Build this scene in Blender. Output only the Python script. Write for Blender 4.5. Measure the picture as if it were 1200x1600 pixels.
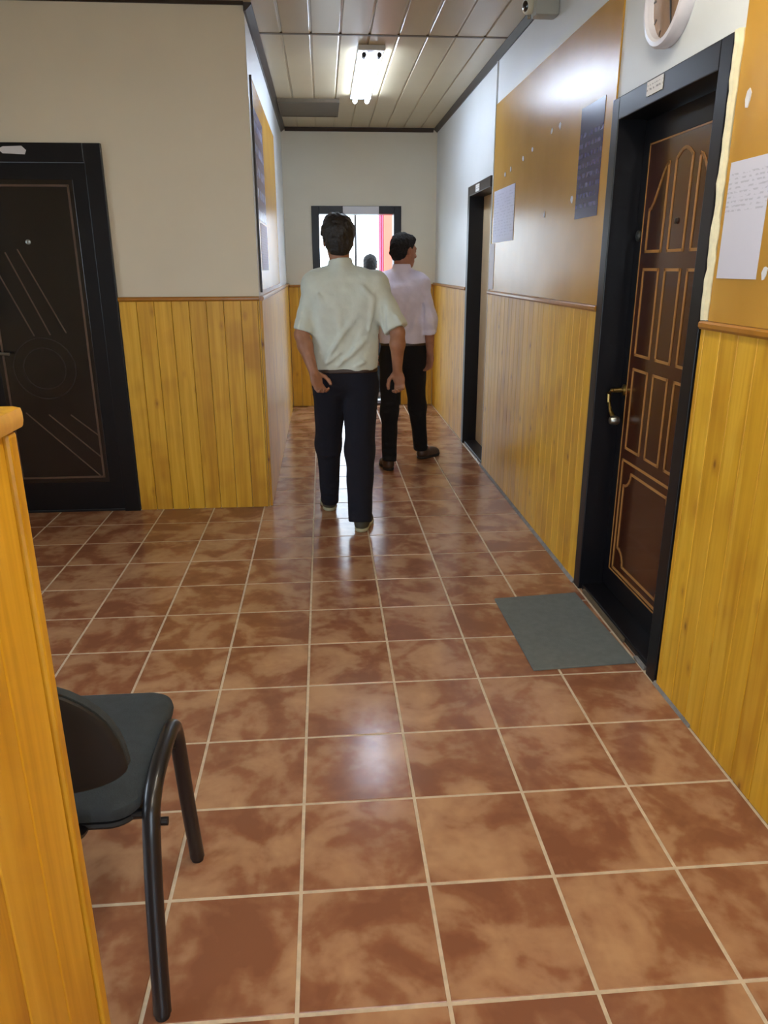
import bpy, bmesh, math, random
import numpy as np
from mathutils import Vector, Matrix

random.seed(7)
S = bpy.context.scene
COL = S.collection
for o in list(bpy.data.objects):
    bpy.data.objects.remove(o)

# ------------------------------------------------------------------ camera
cam_d = bpy.data.cameras.new('camera')
cam = bpy.data.objects.new('camera', cam_d)
COL.objects.link(cam)
YAW, PITCH, ROLL = 0.0776252, 0.3188375, -0.0034369
cy, sy, cp, sp = math.cos(YAW), math.sin(YAW), math.cos(PITCH), math.sin(PITCH)
cr, sr = math.cos(ROLL), math.sin(ROLL)
_r = Vector((cy, -sy, 0)); _f = Vector((sy * cp, cy * cp, -sp)); _u = _r.cross(_f)
_r2 = cr * _r + sr * _u; _u2 = -sr * _r + cr * _u
M = Matrix((( _r2.x, _u2.x, -_f.x, 0), (_r2.y, _u2.y, -_f.y, 0), (_r2.z, _u2.z, -_f.z, 1.51988), (0, 0, 0, 1)))
cam.matrix_world = M
cam_d.sensor_fit = 'VERTICAL'
cam_d.sensor_height = 36.0
cam_d.lens = 36.0 * 1161.17 / 1600.0
cam_d.clip_start = 0.02
S.camera = cam

# ------------------------------------------------------------------ world, exposure
world = bpy.data.worlds.new('overcast_sky')
S.world = world
world.use_nodes = True
bg = world.node_tree.nodes['Background']
bg.inputs['Color'].default_value = (0.72, 0.86, 1.0, 1)
bg.inputs['Strength'].default_value = 2.7
S.view_settings.view_transform = 'Standard'
S.view_settings.look = 'None'
S.view_settings.exposure = 1.15
S.view_settings.gamma = 1.0
S.view_settings.use_curve_mapping = False


def portal(name, loc, rot, sx, sy_):
    l = bpy.data.lights.new(name, 'AREA')
    l.shape = 'RECTANGLE'; l.size = sx; l.size_y = sy_
    l.cycles.is_portal = True
    o = bpy.data.objects.new(name, l)
    o.location = loc; o.rotation_euler = rot
    COL.objects.link(o)


# room numbers (metres, X right, Y down the corridor, Z up)
XR, XL, XS = 1.24, -0.39, -4.2        # right wall, corridor left wall, lobby side wall
YF, YE, YB = 4.78, 8.55, -2.4         # facing wall, end wall, back wall
ZC, ZW = 2.895, 1.35                   # ceiling, wainscot top

LW = (-1.2, 3.4, 0.8, 2.45)           # lobby side window  y0,y1,z0,z1
BW = (-1.5, 1.1, 0.35, 2.4)           # back window  x0,x1,z0,z1
portal('side_window_portal', (XS - 0.12, (LW[0] + LW[1]) / 2, (LW[2] + LW[3]) / 2), (0, math.radians(-90), 0), LW[3] - LW[2], LW[1] - LW[0])
portal('back_window_portal', ((BW[0] + BW[1]) / 2, YB - 0.12, (BW[2] + BW[3]) / 2), (math.radians(90), 0, 0), BW[1] - BW[0], BW[3] - BW[2])
portal('end_door_portal', (0.38, YE + 0.19, 1.03), (math.radians(-90), 0, 0), 0.8, 2.04)


# ------------------------------------------------------------------ materials
def lin(c):
    return tuple((v / 255 / 12.92 if v / 255 <= 0.04045 else ((v / 255 + 0.055) / 1.055) ** 2.4) for v in c) + (1.0,)


class NT:
    def __init__(self, name):
        self.m = bpy.data.materials.new(name)
        self.m.use_nodes = True
        self.t = self.m.node_tree
        self.b = self.t.nodes['Principled BSDF']

    def n(self, typ, **kw):
        nd = self.t.nodes.new(typ)
        for k, v in kw.items():
            if k.startswith('i_'):
                key = k[2:]
                key = int(key) if key.isdigit() else key.replace('_', ' ')
                nd.inputs[key].default_value = v
            else:
                setattr(nd, k, v)
        return nd

    def l(self, a, b):
        self.t.links.new(a, b)

    def ramp(self, fac, stops):
        r = self.n('ShaderNodeValToRGB')
        e = r.color_ramp.elements
        e[0].position, e[0].color = stops[0]
        e[1].position, e[1].color = stops[-1]
        for p, c in stops[1:-1]:
            k = e.new(p); k.color = c
        self.l(fac, r.inputs[0])
        return r.outputs[0]

    def mix(self, fac, a, b, mode='MIX'):
        m = self.n('ShaderNodeMix', data_type='RGBA', blend_type=mode)
        for sock, v in ((m.inputs[0], fac), (m.inputs[6], a), (m.inputs[7], b)):
            if isinstance(v, (int, float, tuple)):
                sock.default_value = v
            else:
                self.l(v, sock)
        return m.outputs[2]

    def bump(self, h, strength=0.2, dist=0.01):
        b = self.n('ShaderNodeBump')
        b.inputs['Strength'].default_value = strength
        b.inputs['Distance'].default_value = dist
        self.l(h, b.inputs['Height'])
        self.l(b.outputs[0], self.b.inputs['Normal'])


def mat(name, col, rough=0.5, metal=0.0, spec=0.5, coat=0.0, coat_rough=0.1, noise=0.0, nscale=8.0, bump=0.0, bscale=60.0, emit=None, emit_s=0.0):
    q = NT(name)
    q.b.inputs['Roughness'].default_value = rough
    q.b.inputs['Metallic'].default_value = metal
    q.b.inputs['Specular IOR Level'].default_value = spec
    q.b.inputs['Coat Weight'].default_value = coat
    q.b.inputs['Coat Roughness'].default_value = coat_rough
    c = lin(col)
    tc = q.n('ShaderNodeTexCoord')
    nz = q.n('ShaderNodeTexNoise', i_Scale=nscale, i_Detail=4.0)
    q.l(tc.outputs['Object'], nz.inputs['Vector'])
    lo = tuple(v * (1 - noise) for v in c[:3]) + (1,)
    hi = tuple(min(1, v * (1 + noise)) for v in c[:3]) + (1,)
    q.l(q.ramp(nz.outputs[0], [(0.3, lo), (0.7, hi)]), q.b.inputs['Base Color'])
    if bump:
        n2 = q.n('ShaderNodeTexNoise', i_Scale=bscale, i_Detail=3.0)
        q.l(tc.outputs['Object'], n2.inputs['Vector'])
        q.bump(n2.outputs[0], bump, 0.004)
    if emit:
        q.b.inputs['Emission Color'].default_value = lin(emit)
        q.b.inputs['Emission Strength'].default_value = emit_s
    return q.m


def mat_pine():
    q = NT('varnished_pine')
    tc = q.n('ShaderNodeTexCoord'); oi = q.n('ShaderNodeObjectInfo')
    off = q.n('ShaderNodeVectorMath', operation='SCALE'); off.inputs[3].default_value = 37.0
    cmb = q.n('ShaderNodeCombineXYZ')
    for i in range(3):
        q.l(oi.outputs['Random'], cmb.inputs[i])
    q.l(cmb.outputs[0], off.inputs[0])
    add = q.n('ShaderNodeVectorMath', operation='ADD')
    q.l(tc.outputs['Object'], add.inputs[0]); q.l(off.outputs[0], add.inputs[1])
    # grain
    mp = q.n('ShaderNodeMapping'); mp.inputs['Scale'].default_value = (38, 38, 1.6)
    q.l(add.outputs[0], mp.inputs[0])
    g = q.n('ShaderNodeTexNoise', i_Scale=1.0, i_Detail=5.0, i_Distortion=0.6)
    q.l(mp.outputs[0], g.inputs['Vector'])
    base = q.ramp(g.outputs[0], [(0.25, lin((204, 150, 26))), (0.5, lin((226, 174, 42))), (0.75, lin((240, 194, 66)))])
    tint = q.ramp(oi.outputs['Random'], [(0.0, (0.86, 0.82, 0.76, 1)), (0.5, (0.92, 0.90, 0.86, 1)), (1.0, (1.0, 1.0, 1.0, 1))])
    c1 = q.mix(1.0, base, tint, 'MULTIPLY')
    # large stain clouds
    st = q.n('ShaderNodeTexNoise', i_Scale=3.0, i_Detail=2.0)
    q.l(add.outputs[0], st.inputs['Vector'])
    stm = q.ramp(st.outputs[0], [(0.52, (0, 0, 0, 1)), (0.72, (0.45, 0.45, 0.45, 1))])
    c2 = q.mix(stm, c1, lin((160, 96, 10)))
    # knots
    mk = q.n('ShaderNodeMapping'); mk.inputs['Scale'].default_value = (9, 9, 4.6)
    q.l(add.outputs[0], mk.inputs[0])
    v = q.n('ShaderNodeTexVoronoi', i_Scale=1.0)
    q.l(mk.outputs[0], v.inputs['Vector'])
    km = q.ramp(v.outputs['Distance'], [(0.03, (0.9, 0.9, 0.9, 1)), (0.09, (0, 0, 0, 1))])
    c3 = q.mix(km, c2, lin((84, 44, 10)))
    kr = q.ramp(v.outputs['Distance'], [(0.09, (0.35, 0.35, 0.35, 1)), (0.2, (0, 0, 0, 1))])
    c4 = q.mix(kr, c3, lin((158, 92, 14)))
    q.l(c4, q.b.inputs['Base Color'])
    q.b.inputs['Roughness'].default_value = 0.45
    q.b.inputs['Coat Weight'].default_value = 0.2
    q.b.inputs['Coat Roughness'].default_value = 0.3
    q.bump(g.outputs[0], 0.06, 0.003)
    return q.m


def mat_tile():
    q = NT('glazed_terracotta')
    tc = q.n('ShaderNodeTexCoord'); oi = q.n('ShaderNodeObjectInfo')
    w = q.n('ShaderNodeMath', operation='MULTIPLY'); w.inputs[1].default_value = 50.0
    q.l(oi.outputs['Random'], w.inputs[0])
    n1 = q.n('ShaderNodeTexNoise', noise_dimensions='4D', i_Scale=5.0, i_Detail=3.5, i_Roughness=0.5, i_Distortion=0.7)
    q.l(tc.outputs['Object'], n1.inputs['Vector']); q.l(w.outputs[0], n1.inputs['W'])
    n2 = q.n('ShaderNodeTexNoise', noise_dimensions='4D', i_Scale=26.0, i_Detail=4.0)
    q.l(tc.outputs['Object'], n2.inputs['Vector']); q.l(w.outputs[0], n2.inputs['W'])
    m = q.n('ShaderNodeMath', operation='MULTIPLY_ADD'); m.inputs[1].default_value = 0.22; 
    q.l(n2.outputs[0], m.inputs[0]); q.l(n1.outputs[0], m.inputs[2])
    col = q.ramp(m.outputs[0], [(0.50, lin((140, 92, 67))), (0.58, lin((152, 104, 76))), (0.66, lin((174, 131, 99))), (0.80, lin((190, 150, 114)))])
    q.l(col, q.b.inputs['Base Color'])
    q.b.inputs['Roughness'].default_value = 0.19
    q.b.inputs['Specular IOR Level'].default_value = 0.5
    # embossed ripples
    n3 = q.n('ShaderNodeTexNoise', noise_dimensions='4D', i_Scale=9.0, i_Detail=1.0)
    q.l(tc.outputs['Object'], n3.inputs['Vector']); q.l(w.outputs[0], n3.inputs['W'])
    q.bump(n3.outputs[0], 0.10, 0.01)
    return q.m


def mat_print(name, paper, ink, rows=30.0, amount=0.5, zlo=0.0, zhi=1.0, rough=0.5, axis='Z'):
    """paper with rows of small broken marks like blurred print (Generated coordinates)"""
    q = NT(name)
    tc = q.n('ShaderNodeTexCoord')
    sep = q.n('ShaderNodeSeparateXYZ'); q.l(tc.outputs['Generated'], sep.inputs[0])
    ml = q.n('ShaderNodeMath', operation='MULTIPLY'); ml.inputs[1].default_value = rows * 6.2832
    q.l(sep.outputs['Z'], ml.inputs[0])
    sn = q.n('ShaderNodeMath', operation='SINE'); q.l(ml.outputs[0], sn.inputs[0])
    mp = q.n('ShaderNodeMapping'); mp.inputs['Scale'].default_value = (12, 12, rows)
    q.l(tc.outputs['Generated'], mp.inputs[0])
    nz = q.n('ShaderNodeTexNoise', i_Scale=1.0, i_Detail=1.0); q.l(mp.outputs[0], nz.inputs['Vector'])
    a = q.ramp(sn.outputs[0], [(0.0, (0, 0, 0, 1)), (0.5, (1, 1, 1, 1))])
    b = q.ramp(nz.outputs[0], [(0.46, (0, 0, 0, 1)), (0.54, (1, 1, 1, 1))])
    lo = q.n('ShaderNodeMath', operation='GREATER_THAN'); lo.inputs[1].default_value = zlo; q.l(sep.outputs['Z'], lo.inputs[0])
    hi = q.n('ShaderNodeMath', operation='LESS_THAN'); hi.inputs[1].default_value = zhi; q.l(sep.outputs['Z'], hi.inputs[0])
    p = q.mix(1.0, a, b, 'MULTIPLY')
    p1 = q.mix(1.0, p, lo.outputs[0], 'MULTIPLY'); p2 = q.mix(1.0, p1, hi.outputs[0], 'MULTIPLY')
    p3 = q.mix(1.0, p2, (amount, amount, amount, 1), 'MULTIPLY')
    q.l(q.mix(p3, lin(paper), lin(ink)), q.b.inputs['Base Color'])
    q.b.inputs['Roughness'].default_value = rough
    return q.m


def mat_brown_door():
    q = NT('reddish_brown_veneer')
    tc = q.n('ShaderNodeTexCoord')
    mp = q.n('ShaderNodeMapping'); mp.inputs['Scale'].default_value = (30, 30, 2)
    q.l(tc.outputs['Object'], mp.inputs[0])
    g = q.n('ShaderNodeTexNoise', i_Scale=1.0, i_Detail=4.0); q.l(mp.outputs[0], g.inputs['Vector'])
    q.l(q.ramp(g.outputs[0], [(0.3, lin((48, 18, 6))), (0.7, lin((70, 29, 10)))]), q.b.inputs['Base Color'])
    q.b.inputs['Roughness'].default_value = 0.22
    q.b.inputs['Coat Weight'].default_value = 0.3
    q.b.inputs['Coat Roughness'].default_value = 0.08
    return q.m


def mat_board():
    q = NT('ochre_lacquered_board')
    tc = q.n('ShaderNodeTexCoord')
    n = q.n('ShaderNodeTexNoise', i_Scale=2.2, i_Detail=3.0); q.l(tc.outputs['Object'], n.inputs['Vector'])
    q.l(q.ramp(n.outputs[0], [(0.3, lin((180, 132, 48))), (0.7, lin((200, 152, 64)))]), q.b.inputs['Base Color'])
    q.b.inputs['Roughness'].default_value = 0.27
    mp = q.n('ShaderNodeMapping'); mp.inputs['Scale'].default_value = (60, 8, 60)
    q.l(tc.outputs['Object'], mp.inputs[0])
    n2 = q.n('ShaderNodeTexNoise', i_Scale=1.0, i_Detail=4.0); q.l(mp.outputs[0], n2.inputs['Vector'])
    q.bump(n2.outputs[0], 0.10, 0.004)
    q.b.inputs['Specular IOR Level'].default_value = 0.3
    return q.m


def mat_skin(name, a, b):
    q = NT(name)
    tc = q.n('ShaderNodeTexCoord')
    n = q.n('ShaderNodeTexNoise', i_Scale=20.0, i_Detail=3.0); q.l(tc.outputs['Object'], n.inputs['Vector'])
    q.l(q.ramp(n.outputs[0], [(0.3, lin(a)), (0.7, lin(b))]), q.b.inputs['Base Color'])
    q.b.inputs['Roughness'].default_value = 0.5
    q.b.inputs['Subsurface Weight'].default_value = 0.08
    q.b.inputs['Subsurface Radius'].default_value = (0.02, 0.008, 0.004)
    return q.m


def mat_cloth(name, col, rough=0.85, weave=500.0, var=0.06, sheen=0.2):
    q = NT(name)
    tc = q.n('ShaderNodeTexCoord')
    n = q.n('ShaderNodeTexNoise', i_Scale=14.0, i_Detail=3.0); q.l(tc.outputs['Object'], n.inputs['Vector'])
    c = lin(col)
    q.l(q.ramp(n.outputs[0], [(0.3, tuple(v * (1 - var) for v in c[:3]) + (1,)), (0.7, tuple(min(1, v * (1 + var)) for v in c[:3]) + (1,))]), q.b.inputs['Base Color'])
    q.b.inputs['Roughness'].default_value = rough
    q.b.inputs['Sheen Weight'].default_value = sheen
    n2 = q.n('ShaderNodeTexNoise', i_Scale=22.0, i_Detail=3.0, i_Distortion=0.5); q.l(tc.outputs['Object'], n2.inputs['Vector'])
    q.bump(n2.outputs[0], 0.25, 0.012)
    return q.m


MT = {}
MT['pine'] = mat_pine()
MT['rail'] = mat('brown_varnished_rail', (170, 112, 24), 0.35, coat=0.3, noise=0.12, nscale=20)
MT['tile'] = mat_tile()
MT['grout'] = mat('pale_grout', (206, 190, 166), 0.8, noise=0.15, nscale=30)
MT['mortar'] = mat('grey_mortar', (130, 126, 122), 0.9, noise=0.25, nscale=25, bump=0.4)
MT['cream'] = mat('cream_wall_paint', (222, 215, 194), 0.55, noise=0.02, nscale=3, bump=0.05, bscale=120)
MT['white'] = mat('white_wall_paint', (222, 226, 226), 0.42, noise=0.02, nscale=3)
MT['pvc'] = mat('ivory_pvc_panel', (192, 178, 146), 0.3, noise=0.03, nscale=4)
MT['umber'] = mat('dark_umber_moulding', (46, 34, 28), 0.4, noise=0.1)
MT['hatch'] = mat('brown_hatch_board', (94, 80, 60), 0.5, noise=0.08)
MT['black'] = mat('black_lacquer', (17, 16, 20), 0.36, spec=0.32, coat=0.1, coat_rough=0.15, noise=0.15, nscale=5)
MT['blackdoor'] = mat('black_door_lacquer', (26, 22, 22), 0.2, coat=0.6, coat_rough=0.12, noise=0.2, nscale=3)
MT['browndoor'] = mat_brown_door()
MT['gold'] = mat('ochre_groove_line', (172, 122, 66), 0.4, noise=0.1)
MT['copper'] = mat('dull_copper_line', (92, 70, 56), 0.4, noise=0.15)
MT['beige'] = mat('beige_door_veneer', (204, 184, 148), 0.4, noise=0.06)
MT['board'] = mat_board()
MT['paper'] = mat_print('printed_white_paper', (212, 212, 226), (120, 124, 142), 26, 0.35, 0.56, 0.92)
MT['paper2'] = mat_print('faintly_printed_paper', (206, 208, 228), (150, 152, 176), 18, 0.35, 0.1, 0.95)
MT['plain_paper'] = mat('plain_white_paper', (222, 222, 226), 0.6, noise=0.02)
MT['violet'] = mat_print('dark_violet_poster_print', (58, 49, 92), (140, 134, 176), 11, 0.3, 0.05, 0.8, rough=0.22)
MT['photo'] = mat_print('violet_photo_poster_print', (132, 118, 146), (186, 198, 230), 5, 0.8, 0.0, 1.0, rough=0.25)
MT['plate'] = mat_print('number_plate_print', (232, 230, 226), (80, 76, 76), 3, 0.7, 0.3, 0.75)
MT['foam'] = mat('cream_filler_foam', (226, 220, 186), 0.9, noise=0.08, nscale=40, bump=0.6, bscale=45)
MT['brass'] = mat('aged_brass', (168, 142, 84), 0.3, metal=1.0, noise=0.1)
MT['steel'] = mat('brushed_steel', (160, 164, 160), 0.32, metal=1.0)
MT['rubber'] = mat('grey_ribbed_mat', (104, 110, 108), 0.85, noise=0.1, nscale=30, bump=0.5, bscale=200)
MT['clockrim'] = mat('white_plastic_rim', (224, 222, 228), 0.3)
MT['clockface'] = mat('tan_clock_face', (150, 118, 92), 0.25, noise=0.05, coat=0.6, coat_rough=0.03)
MT['dark'] = mat('dark_plastic', (24, 20, 22), 0.4)
MT['cctvgrey'] = mat('grey_plastic', (172, 174, 166), 0.45)
MT['cctvwhite'] = mat('ivory_plastic', (224, 224, 206), 0.4)
MT['lens'] = mat('dark_lens', (16, 14, 22), 0.08, coat=1.0)
MT['seatfab'] = mat('slate_grey_fabric', (52, 60, 66), 0.9, noise=0.12, nscale=40, bump=0.3, bscale=260)
MT['backshell'] = mat('black_plastic_shell', (30, 30, 32), 0.6, noise=0.08)
MT['tube'] = mat('black_enamelled_tube', (22, 22, 27), 0.35, coat=0.4)
MT['lamp'] = mat('lit_fluorescent_tube', (250, 250, 255), 0.3, emit=(212, 229, 255), emit_s=19.0)
MT['fill_lamp'] = mat('warm_white_fill_tube', (255, 250, 240), 0.3, emit=(255, 249, 236), emit_s=17.5)  # glow for the two added lobby lamps only
MT['lampbody'] = mat('white_lamp_housing', (220, 222, 220), 0.35)
MT['ground'] = mat('pale_outdoor_paving', (190, 188, 182), 0.9, noise=0.1, nscale=3)
MT['pink'] = mat_cloth('pink_curtain_fabric', (232, 84, 136), sheen=0.4)
MT['peach'] = mat('peach_painted_panel', (222, 122, 98), 0.6, noise=0.03)
MT['alu'] = mat('pale_aluminium', (150, 152, 156), 0.4, metal=0.6)
MT['glass'] = None


def mat_glass():
    m = bpy.data.materials.new('clear_glass'); m.use_nodes = True
    t = m.node_tree; t.nodes.clear()
    o = t.nodes.new('ShaderNodeOutputMaterial'); mx = t.nodes.new('ShaderNodeMixShader')
    a = t.nodes.new('ShaderNodeBsdfTransparent'); b = t.nodes.new('ShaderNodeBsdfGlossy'); b.inputs['Roughness'].default_value = 0.02
    fr = t.nodes.new('ShaderNodeFresnel'); fr.inputs[0].default_value = 1.45
    t.links.new(fr.outputs[0], mx.inputs[0]); t.links.new(a.outputs[0], mx.inputs[1]); t.links.new(b.outputs[0], mx.inputs[2])
    t.links.new(mx.outputs[0], o.inputs[0])
    return m


MT['glass'] = mat_glass()


# ------------------------------------------------------------------ mesh helpers
class MB:
    def __init__(self):
        self.v = []; self.f = []

    def add(self, vs, fs):
        k = len(self.v)
        self.v += [tuple(p) for p in vs]
        self.f += [tuple(i + k for i in q) for q in fs]
        return self

    def box(self, x0, x1, y0, y1, z0, z1):
        vs = [(x, y, z) for x in (x0, x1) for y in (y0, y1) for z in (z0, z1)]
        fs = [(0, 1, 3, 2), (4, 6, 7, 5), (0, 4, 5, 1), (2, 3, 7, 6), (0, 2, 6, 4), (1, 5, 7, 3)]
        return self.add(vs, fs)

    def prism(self, poly, axis, a, b):
        """poly in the two other axes (cyclic order), extruded along axis from a to b"""
        n = len(poly); vs = []
        for t in (a, b):
            for p, q in poly:
                vs.append({'x': (t, p, q), 'y': (p, t, q), 'z': (p, q, t)}[axis])
        fs = [tuple(range(n)), tuple(range(2 * n - 1, n - 1, -1))]
        fs += [(i, i + n, (i + 1) % n + n, (i + 1) % n) for i in range(n)]
        return self.add(vs, fs)

    def tube(self, pts, r, n=10, flat=1.0, side=None, closed=False):
        pts = [Vector(p) for p in pts]; m = len(pts); rings = []
        up = Vector(side) if side else None
        for i, p in enumerate(pts):
            if closed:
                d = pts[(i + 1) % m] - pts[i - 1]
            else:
                d = pts[min(i + 1, m - 1)] - pts[max(i - 1, 0)]
            d.normalize()
            ref = up if up is not None else (Vector((0, 0, 1)) if abs(d.z) < 0.9 else Vector((1, 0, 0)))
            a = ref - d * ref.dot(d); a.normalize(); b = d.cross(a)
            rr = r[i] if isinstance(r, (list, tuple)) else r
            rings.append([p + a * (math.cos(2 * math.pi * k / n) * rr * flat) + b * (math.sin(2 * math.pi * k / n) * rr) for k in range(n)])
        vs = [q for g in rings for q in g]; fs = []
        for i in range(m if closed else m - 1):
            j = (i + 1) % m
            for k in range(n):
                fs.append((i * n + k, i * n + (k + 1) % n, j * n + (k + 1) % n, j * n + k))
        if not closed:
            fs.append(tuple(range(n - 1, -1, -1))); fs.append(tuple((m - 1) * n + k for k in range(n)))
        return self.add(vs, fs)

    def lathe(self, prof, origin, axis, n=32):
        """prof: list of (r, h) along axis"""
        ax = Vector(axis).normalized()
        a = ax.orthogonal().normalized(); b = ax.cross(a); o = Vector(origin); vs = []; fs = []
        for r, h in prof:
            for k in range(n):
                t = 2 * math.pi * k / n
                vs.append(o + ax * h + (a * math.cos(t) + b * math.sin(t)) * r)
        for i in range(len(prof) - 1):
            for k in range(n):
                fs.append((i * n + k, i * n + (k + 1) % n, (i + 1) * n + (k + 1) % n, (i + 1) * n + k))
        fs.append(tuple(range(n - 1, -1, -1))); fs.append(tuple((len(prof) - 1) * n + k for k in range(n)))
        return self.add(vs, fs)

    def mesh(self, name, m, smooth=False, bevel=0.0):
        me = bpy.data.meshes.new(name)
        me.from_pydata(self.v, [], self.f)
        bm = bmesh.new(); bm.from_mesh(me)
        bmesh.ops.recalc_face_normals(bm, faces=bm.faces)
        if bevel:
            bmesh.ops.bevel(bm, geom=list(bm.edges), offset=bevel, segments=2, affect='EDGES', profile=0.6)
        bm.to_mesh(me); bm.free()
        me.materials.append(m)
        if smooth:
            me.polygons.foreach_set('use_smooth', [True] * len(me.polygons))
            me.set_sharp_from_angle(angle=math.radians(40))
        me.update()
        return me

    def build(self, name, m, parent=None, smooth=False, bevel=0.0, loc=None):
        """coordinates are world; the object origin goes to loc (or the parent's location)"""
        off = Vector(loc) if loc is not None else (world_loc(parent) if parent else Vector((0, 0, 0)))
        self.v = [tuple(Vector(p) - off) for p in self.v]
        o = bpy.data.objects.new(name, self.mesh(name, m, smooth, bevel))
        COL.objects.link(o)
        if parent:
            o.parent = parent
            o.location = off - world_loc(parent)
        else:
            o.location = off
        return o


def world_loc(o):
    p = Vector(o.location)
    while o.parent:
        o = o.parent
        p += Vector(o.location)
    return p


def tag(o, label=None, cat=None, group=None, kind=None):
    if label: o['label'] = label
    if cat: o['category'] = cat
    if group: o['group'] = group
    if kind: o['kind'] = kind
    return o


def empty(name, loc=(0, 0, 0), label=None, cat=None, group=None, kind=None):
    o = bpy.data.objects.new(name, None)
    o.empty_display_size = 0.1
    COL.objects.link(o)
    o.location = loc
    return tag(o, label, cat, group, kind)


def struct(name, mb, m, label=None, cat=None, **kw):
    return tag(mb.build(name, m, **kw), label, cat, kind='structure')


def link_mesh(name, me, parent, loc, rz=0.0):
    o = bpy.data.objects.new(name, me)
    COL.objects.link(o)
    o.parent = parent
    o.location = Vector(loc) - world_loc(parent)
    o.rotation_euler = (0, 0, rz)
    return o


# ------------------------------------------------------------------ setting: floor
TS, OX, OY = 0.33, -0.0986, 1.1829
floor = struct('floor', MB().box(XS, XR + 0.3, YB, YF, -0.12, -0.0006).box(XL, XR + 0.3, YF, YE + 0.2, -0.12, -0.0006), MT['grout'],
               'brown terracotta tiled floor with pale grout lines', 'floor')
G = 0.0046
BEV = 0.0015


def tile_mb(x0, x1, y0, y1):
    mb = MB(); b = BEV
    lo = [(x0, y0), (x1, y0), (x1, y1), (x0, y1)]
    hi = [(x0 + b, y0 + b), (x1 - b, y0 + b), (x1 - b, y1 - b), (x0 + b, y1 - b)]
    vs = [(x, y, -0.006) for x, y in lo] + [(x, y, 0.0 - b * 0.5) for x, y in lo] + [(x, y, 0.001) for x, y in hi]
    fs = [(0, 1, 5, 4), (1, 2, 6, 5), (2, 3, 7, 6), (3, 0, 4, 7), (4, 5, 9, 8), (5, 6, 10, 9), (6, 7, 11, 10), (7, 4, 8, 11), (8, 9, 10, 11)]
    return mb.add(vs, fs)


full_tile = tile_mb(-TS / 2 + G, TS / 2 - G, -TS / 2 + G, TS / 2 - G).mesh('tile', MT['tile'])
rest = MB()
for c in range(-13, 5):
    for j in range(-15, 24):
        ax0, ay0 = OX + c * TS, OY + j * TS
        ax1, ay1 = ax0 + TS, ay0 + TS
        zones = []
        if ay0 < YF:
            zones.append((XS, XR, YB, YF))
        if ay1 > YF:
            zones.append((XL, XR, YF, YE + 0.05))
        pieces = []
        for zx0, zx1, zy0, zy1 in zones:
            x0, x1, y0, y1 = max(ax0, zx0), min(ax1, zx1), max(ay0, zy0), min(ay1, zy1)
            if x1 - x0 > 0.012 and y1 - y0 > 0.012:
                pieces.append((x0, x1, y0, y1))
        if len(pieces) == 2 and pieces[0][:2] == pieces[1][:2]:
            a, b = pieces
            pieces = [(a[0], a[1], a[2], b[3])]
        for x0, x1, y0, y1 in pieces:
            if y1 > 0.95 and x1 > -0.5 * y1 - 0.35:
                if x1 - x0 > TS - 1e-4 and y1 - y0 > TS - 1e-4:
                    link_mesh('tile', full_tile, floor, ((x0 + x1) / 2, (y0 + y1) / 2, 0))
                else:
                    me = tile_mb(x0 + G - (x0 + x1) / 2, x1 - G - (x0 + x1) / 2, y0 + G - (y0 + y1) / 2, y1 - G - (y0 + y1) / 2).mesh('tile', MT['tile'])
                    link_mesh('tile', me, floor, ((x0 + x1) / 2, (y0 + y1) / 2, 0))
            else:
                t = tile_mb(x0 + G, x1 - G, y0 + G, y1 - G)
                rest.add(t.v, t.f)
tag(rest.build('tile_field', MT['tile'], floor), kind='stuff')

# ------------------------------------------------------------------ setting: walls
WT = 0.26
D1 = (2.41, 3.37, 2.17)        # near right door: y0, y1, top (outside of frame)
D2 = (5.72, 6.60, 2.14)        # far right door
wr = MB()
wr.box(XR, XR + WT, YB, D1[0] + 0.01, 0, ZC)
wr.box(XR, XR + WT, D1[0] + 0.01, D1[1] - 0.01, D1[2] - 0.01, ZC)
wr.box(XR, XR + WT, D1[1] - 0.01, D2[0] + 0.01, 0, ZC)
wr.box(XR, XR + WT, D2[0] + 0.01, D2[1] - 0.01, D2[2] - 0.01, ZC)
wr.box(XR, XR + WT, D2[1] - 0.01, YE + 0.2, 0, ZC)
struct('wall_right', wr, MT['white'], 'long white right wall above the yellow wainscot', 'wall')

D3 = (-2.165, -1.235, 2.19)    # black door in the facing wall: x0, x1, top
wf = MB()
wf.box(XS, D3[0] + 0.01, YF, YF + 0.2, 0, ZC).box(D3[0] + 0.01, D3[1] - 0.01, YF, YF + 0.2, D3[2] - 0.01, ZC).box(D3[1] - 0.01, XL, YF, YF + 0.2, 0, ZC)
struct('wall_front', wf, MT['cream'], 'cream wall facing the viewer beside the black door', 'wall')
struct('wall_left', MB().box(XL - 0.2, XL, YF + 0.2, YE + 0.2, 0, ZC).box(XL - 0.001, XL + 0.0005, YF, YF + 0.2, 0, ZC), MT['white'], 'white left wall of the corridor with notice board', 'wall')

D4 = (-0.10, 0.86, 2.135)      # end doorway: x0, x1, top
we = MB()
we.box(XL, D4[0] + 0.01, YE, YE + 0.18, 0, ZC).box(D4[0] + 0.01, D4[1] - 0.01, YE, YE + 0.18, D4[2] - 0.01, ZC).box(D4[1] - 0.01, XR, YE, YE + 0.18, 0, ZC)
struct('wall_end', we, MT['cream'], 'cream end wall of the corridor around the open doorway', 'wall')

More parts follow.
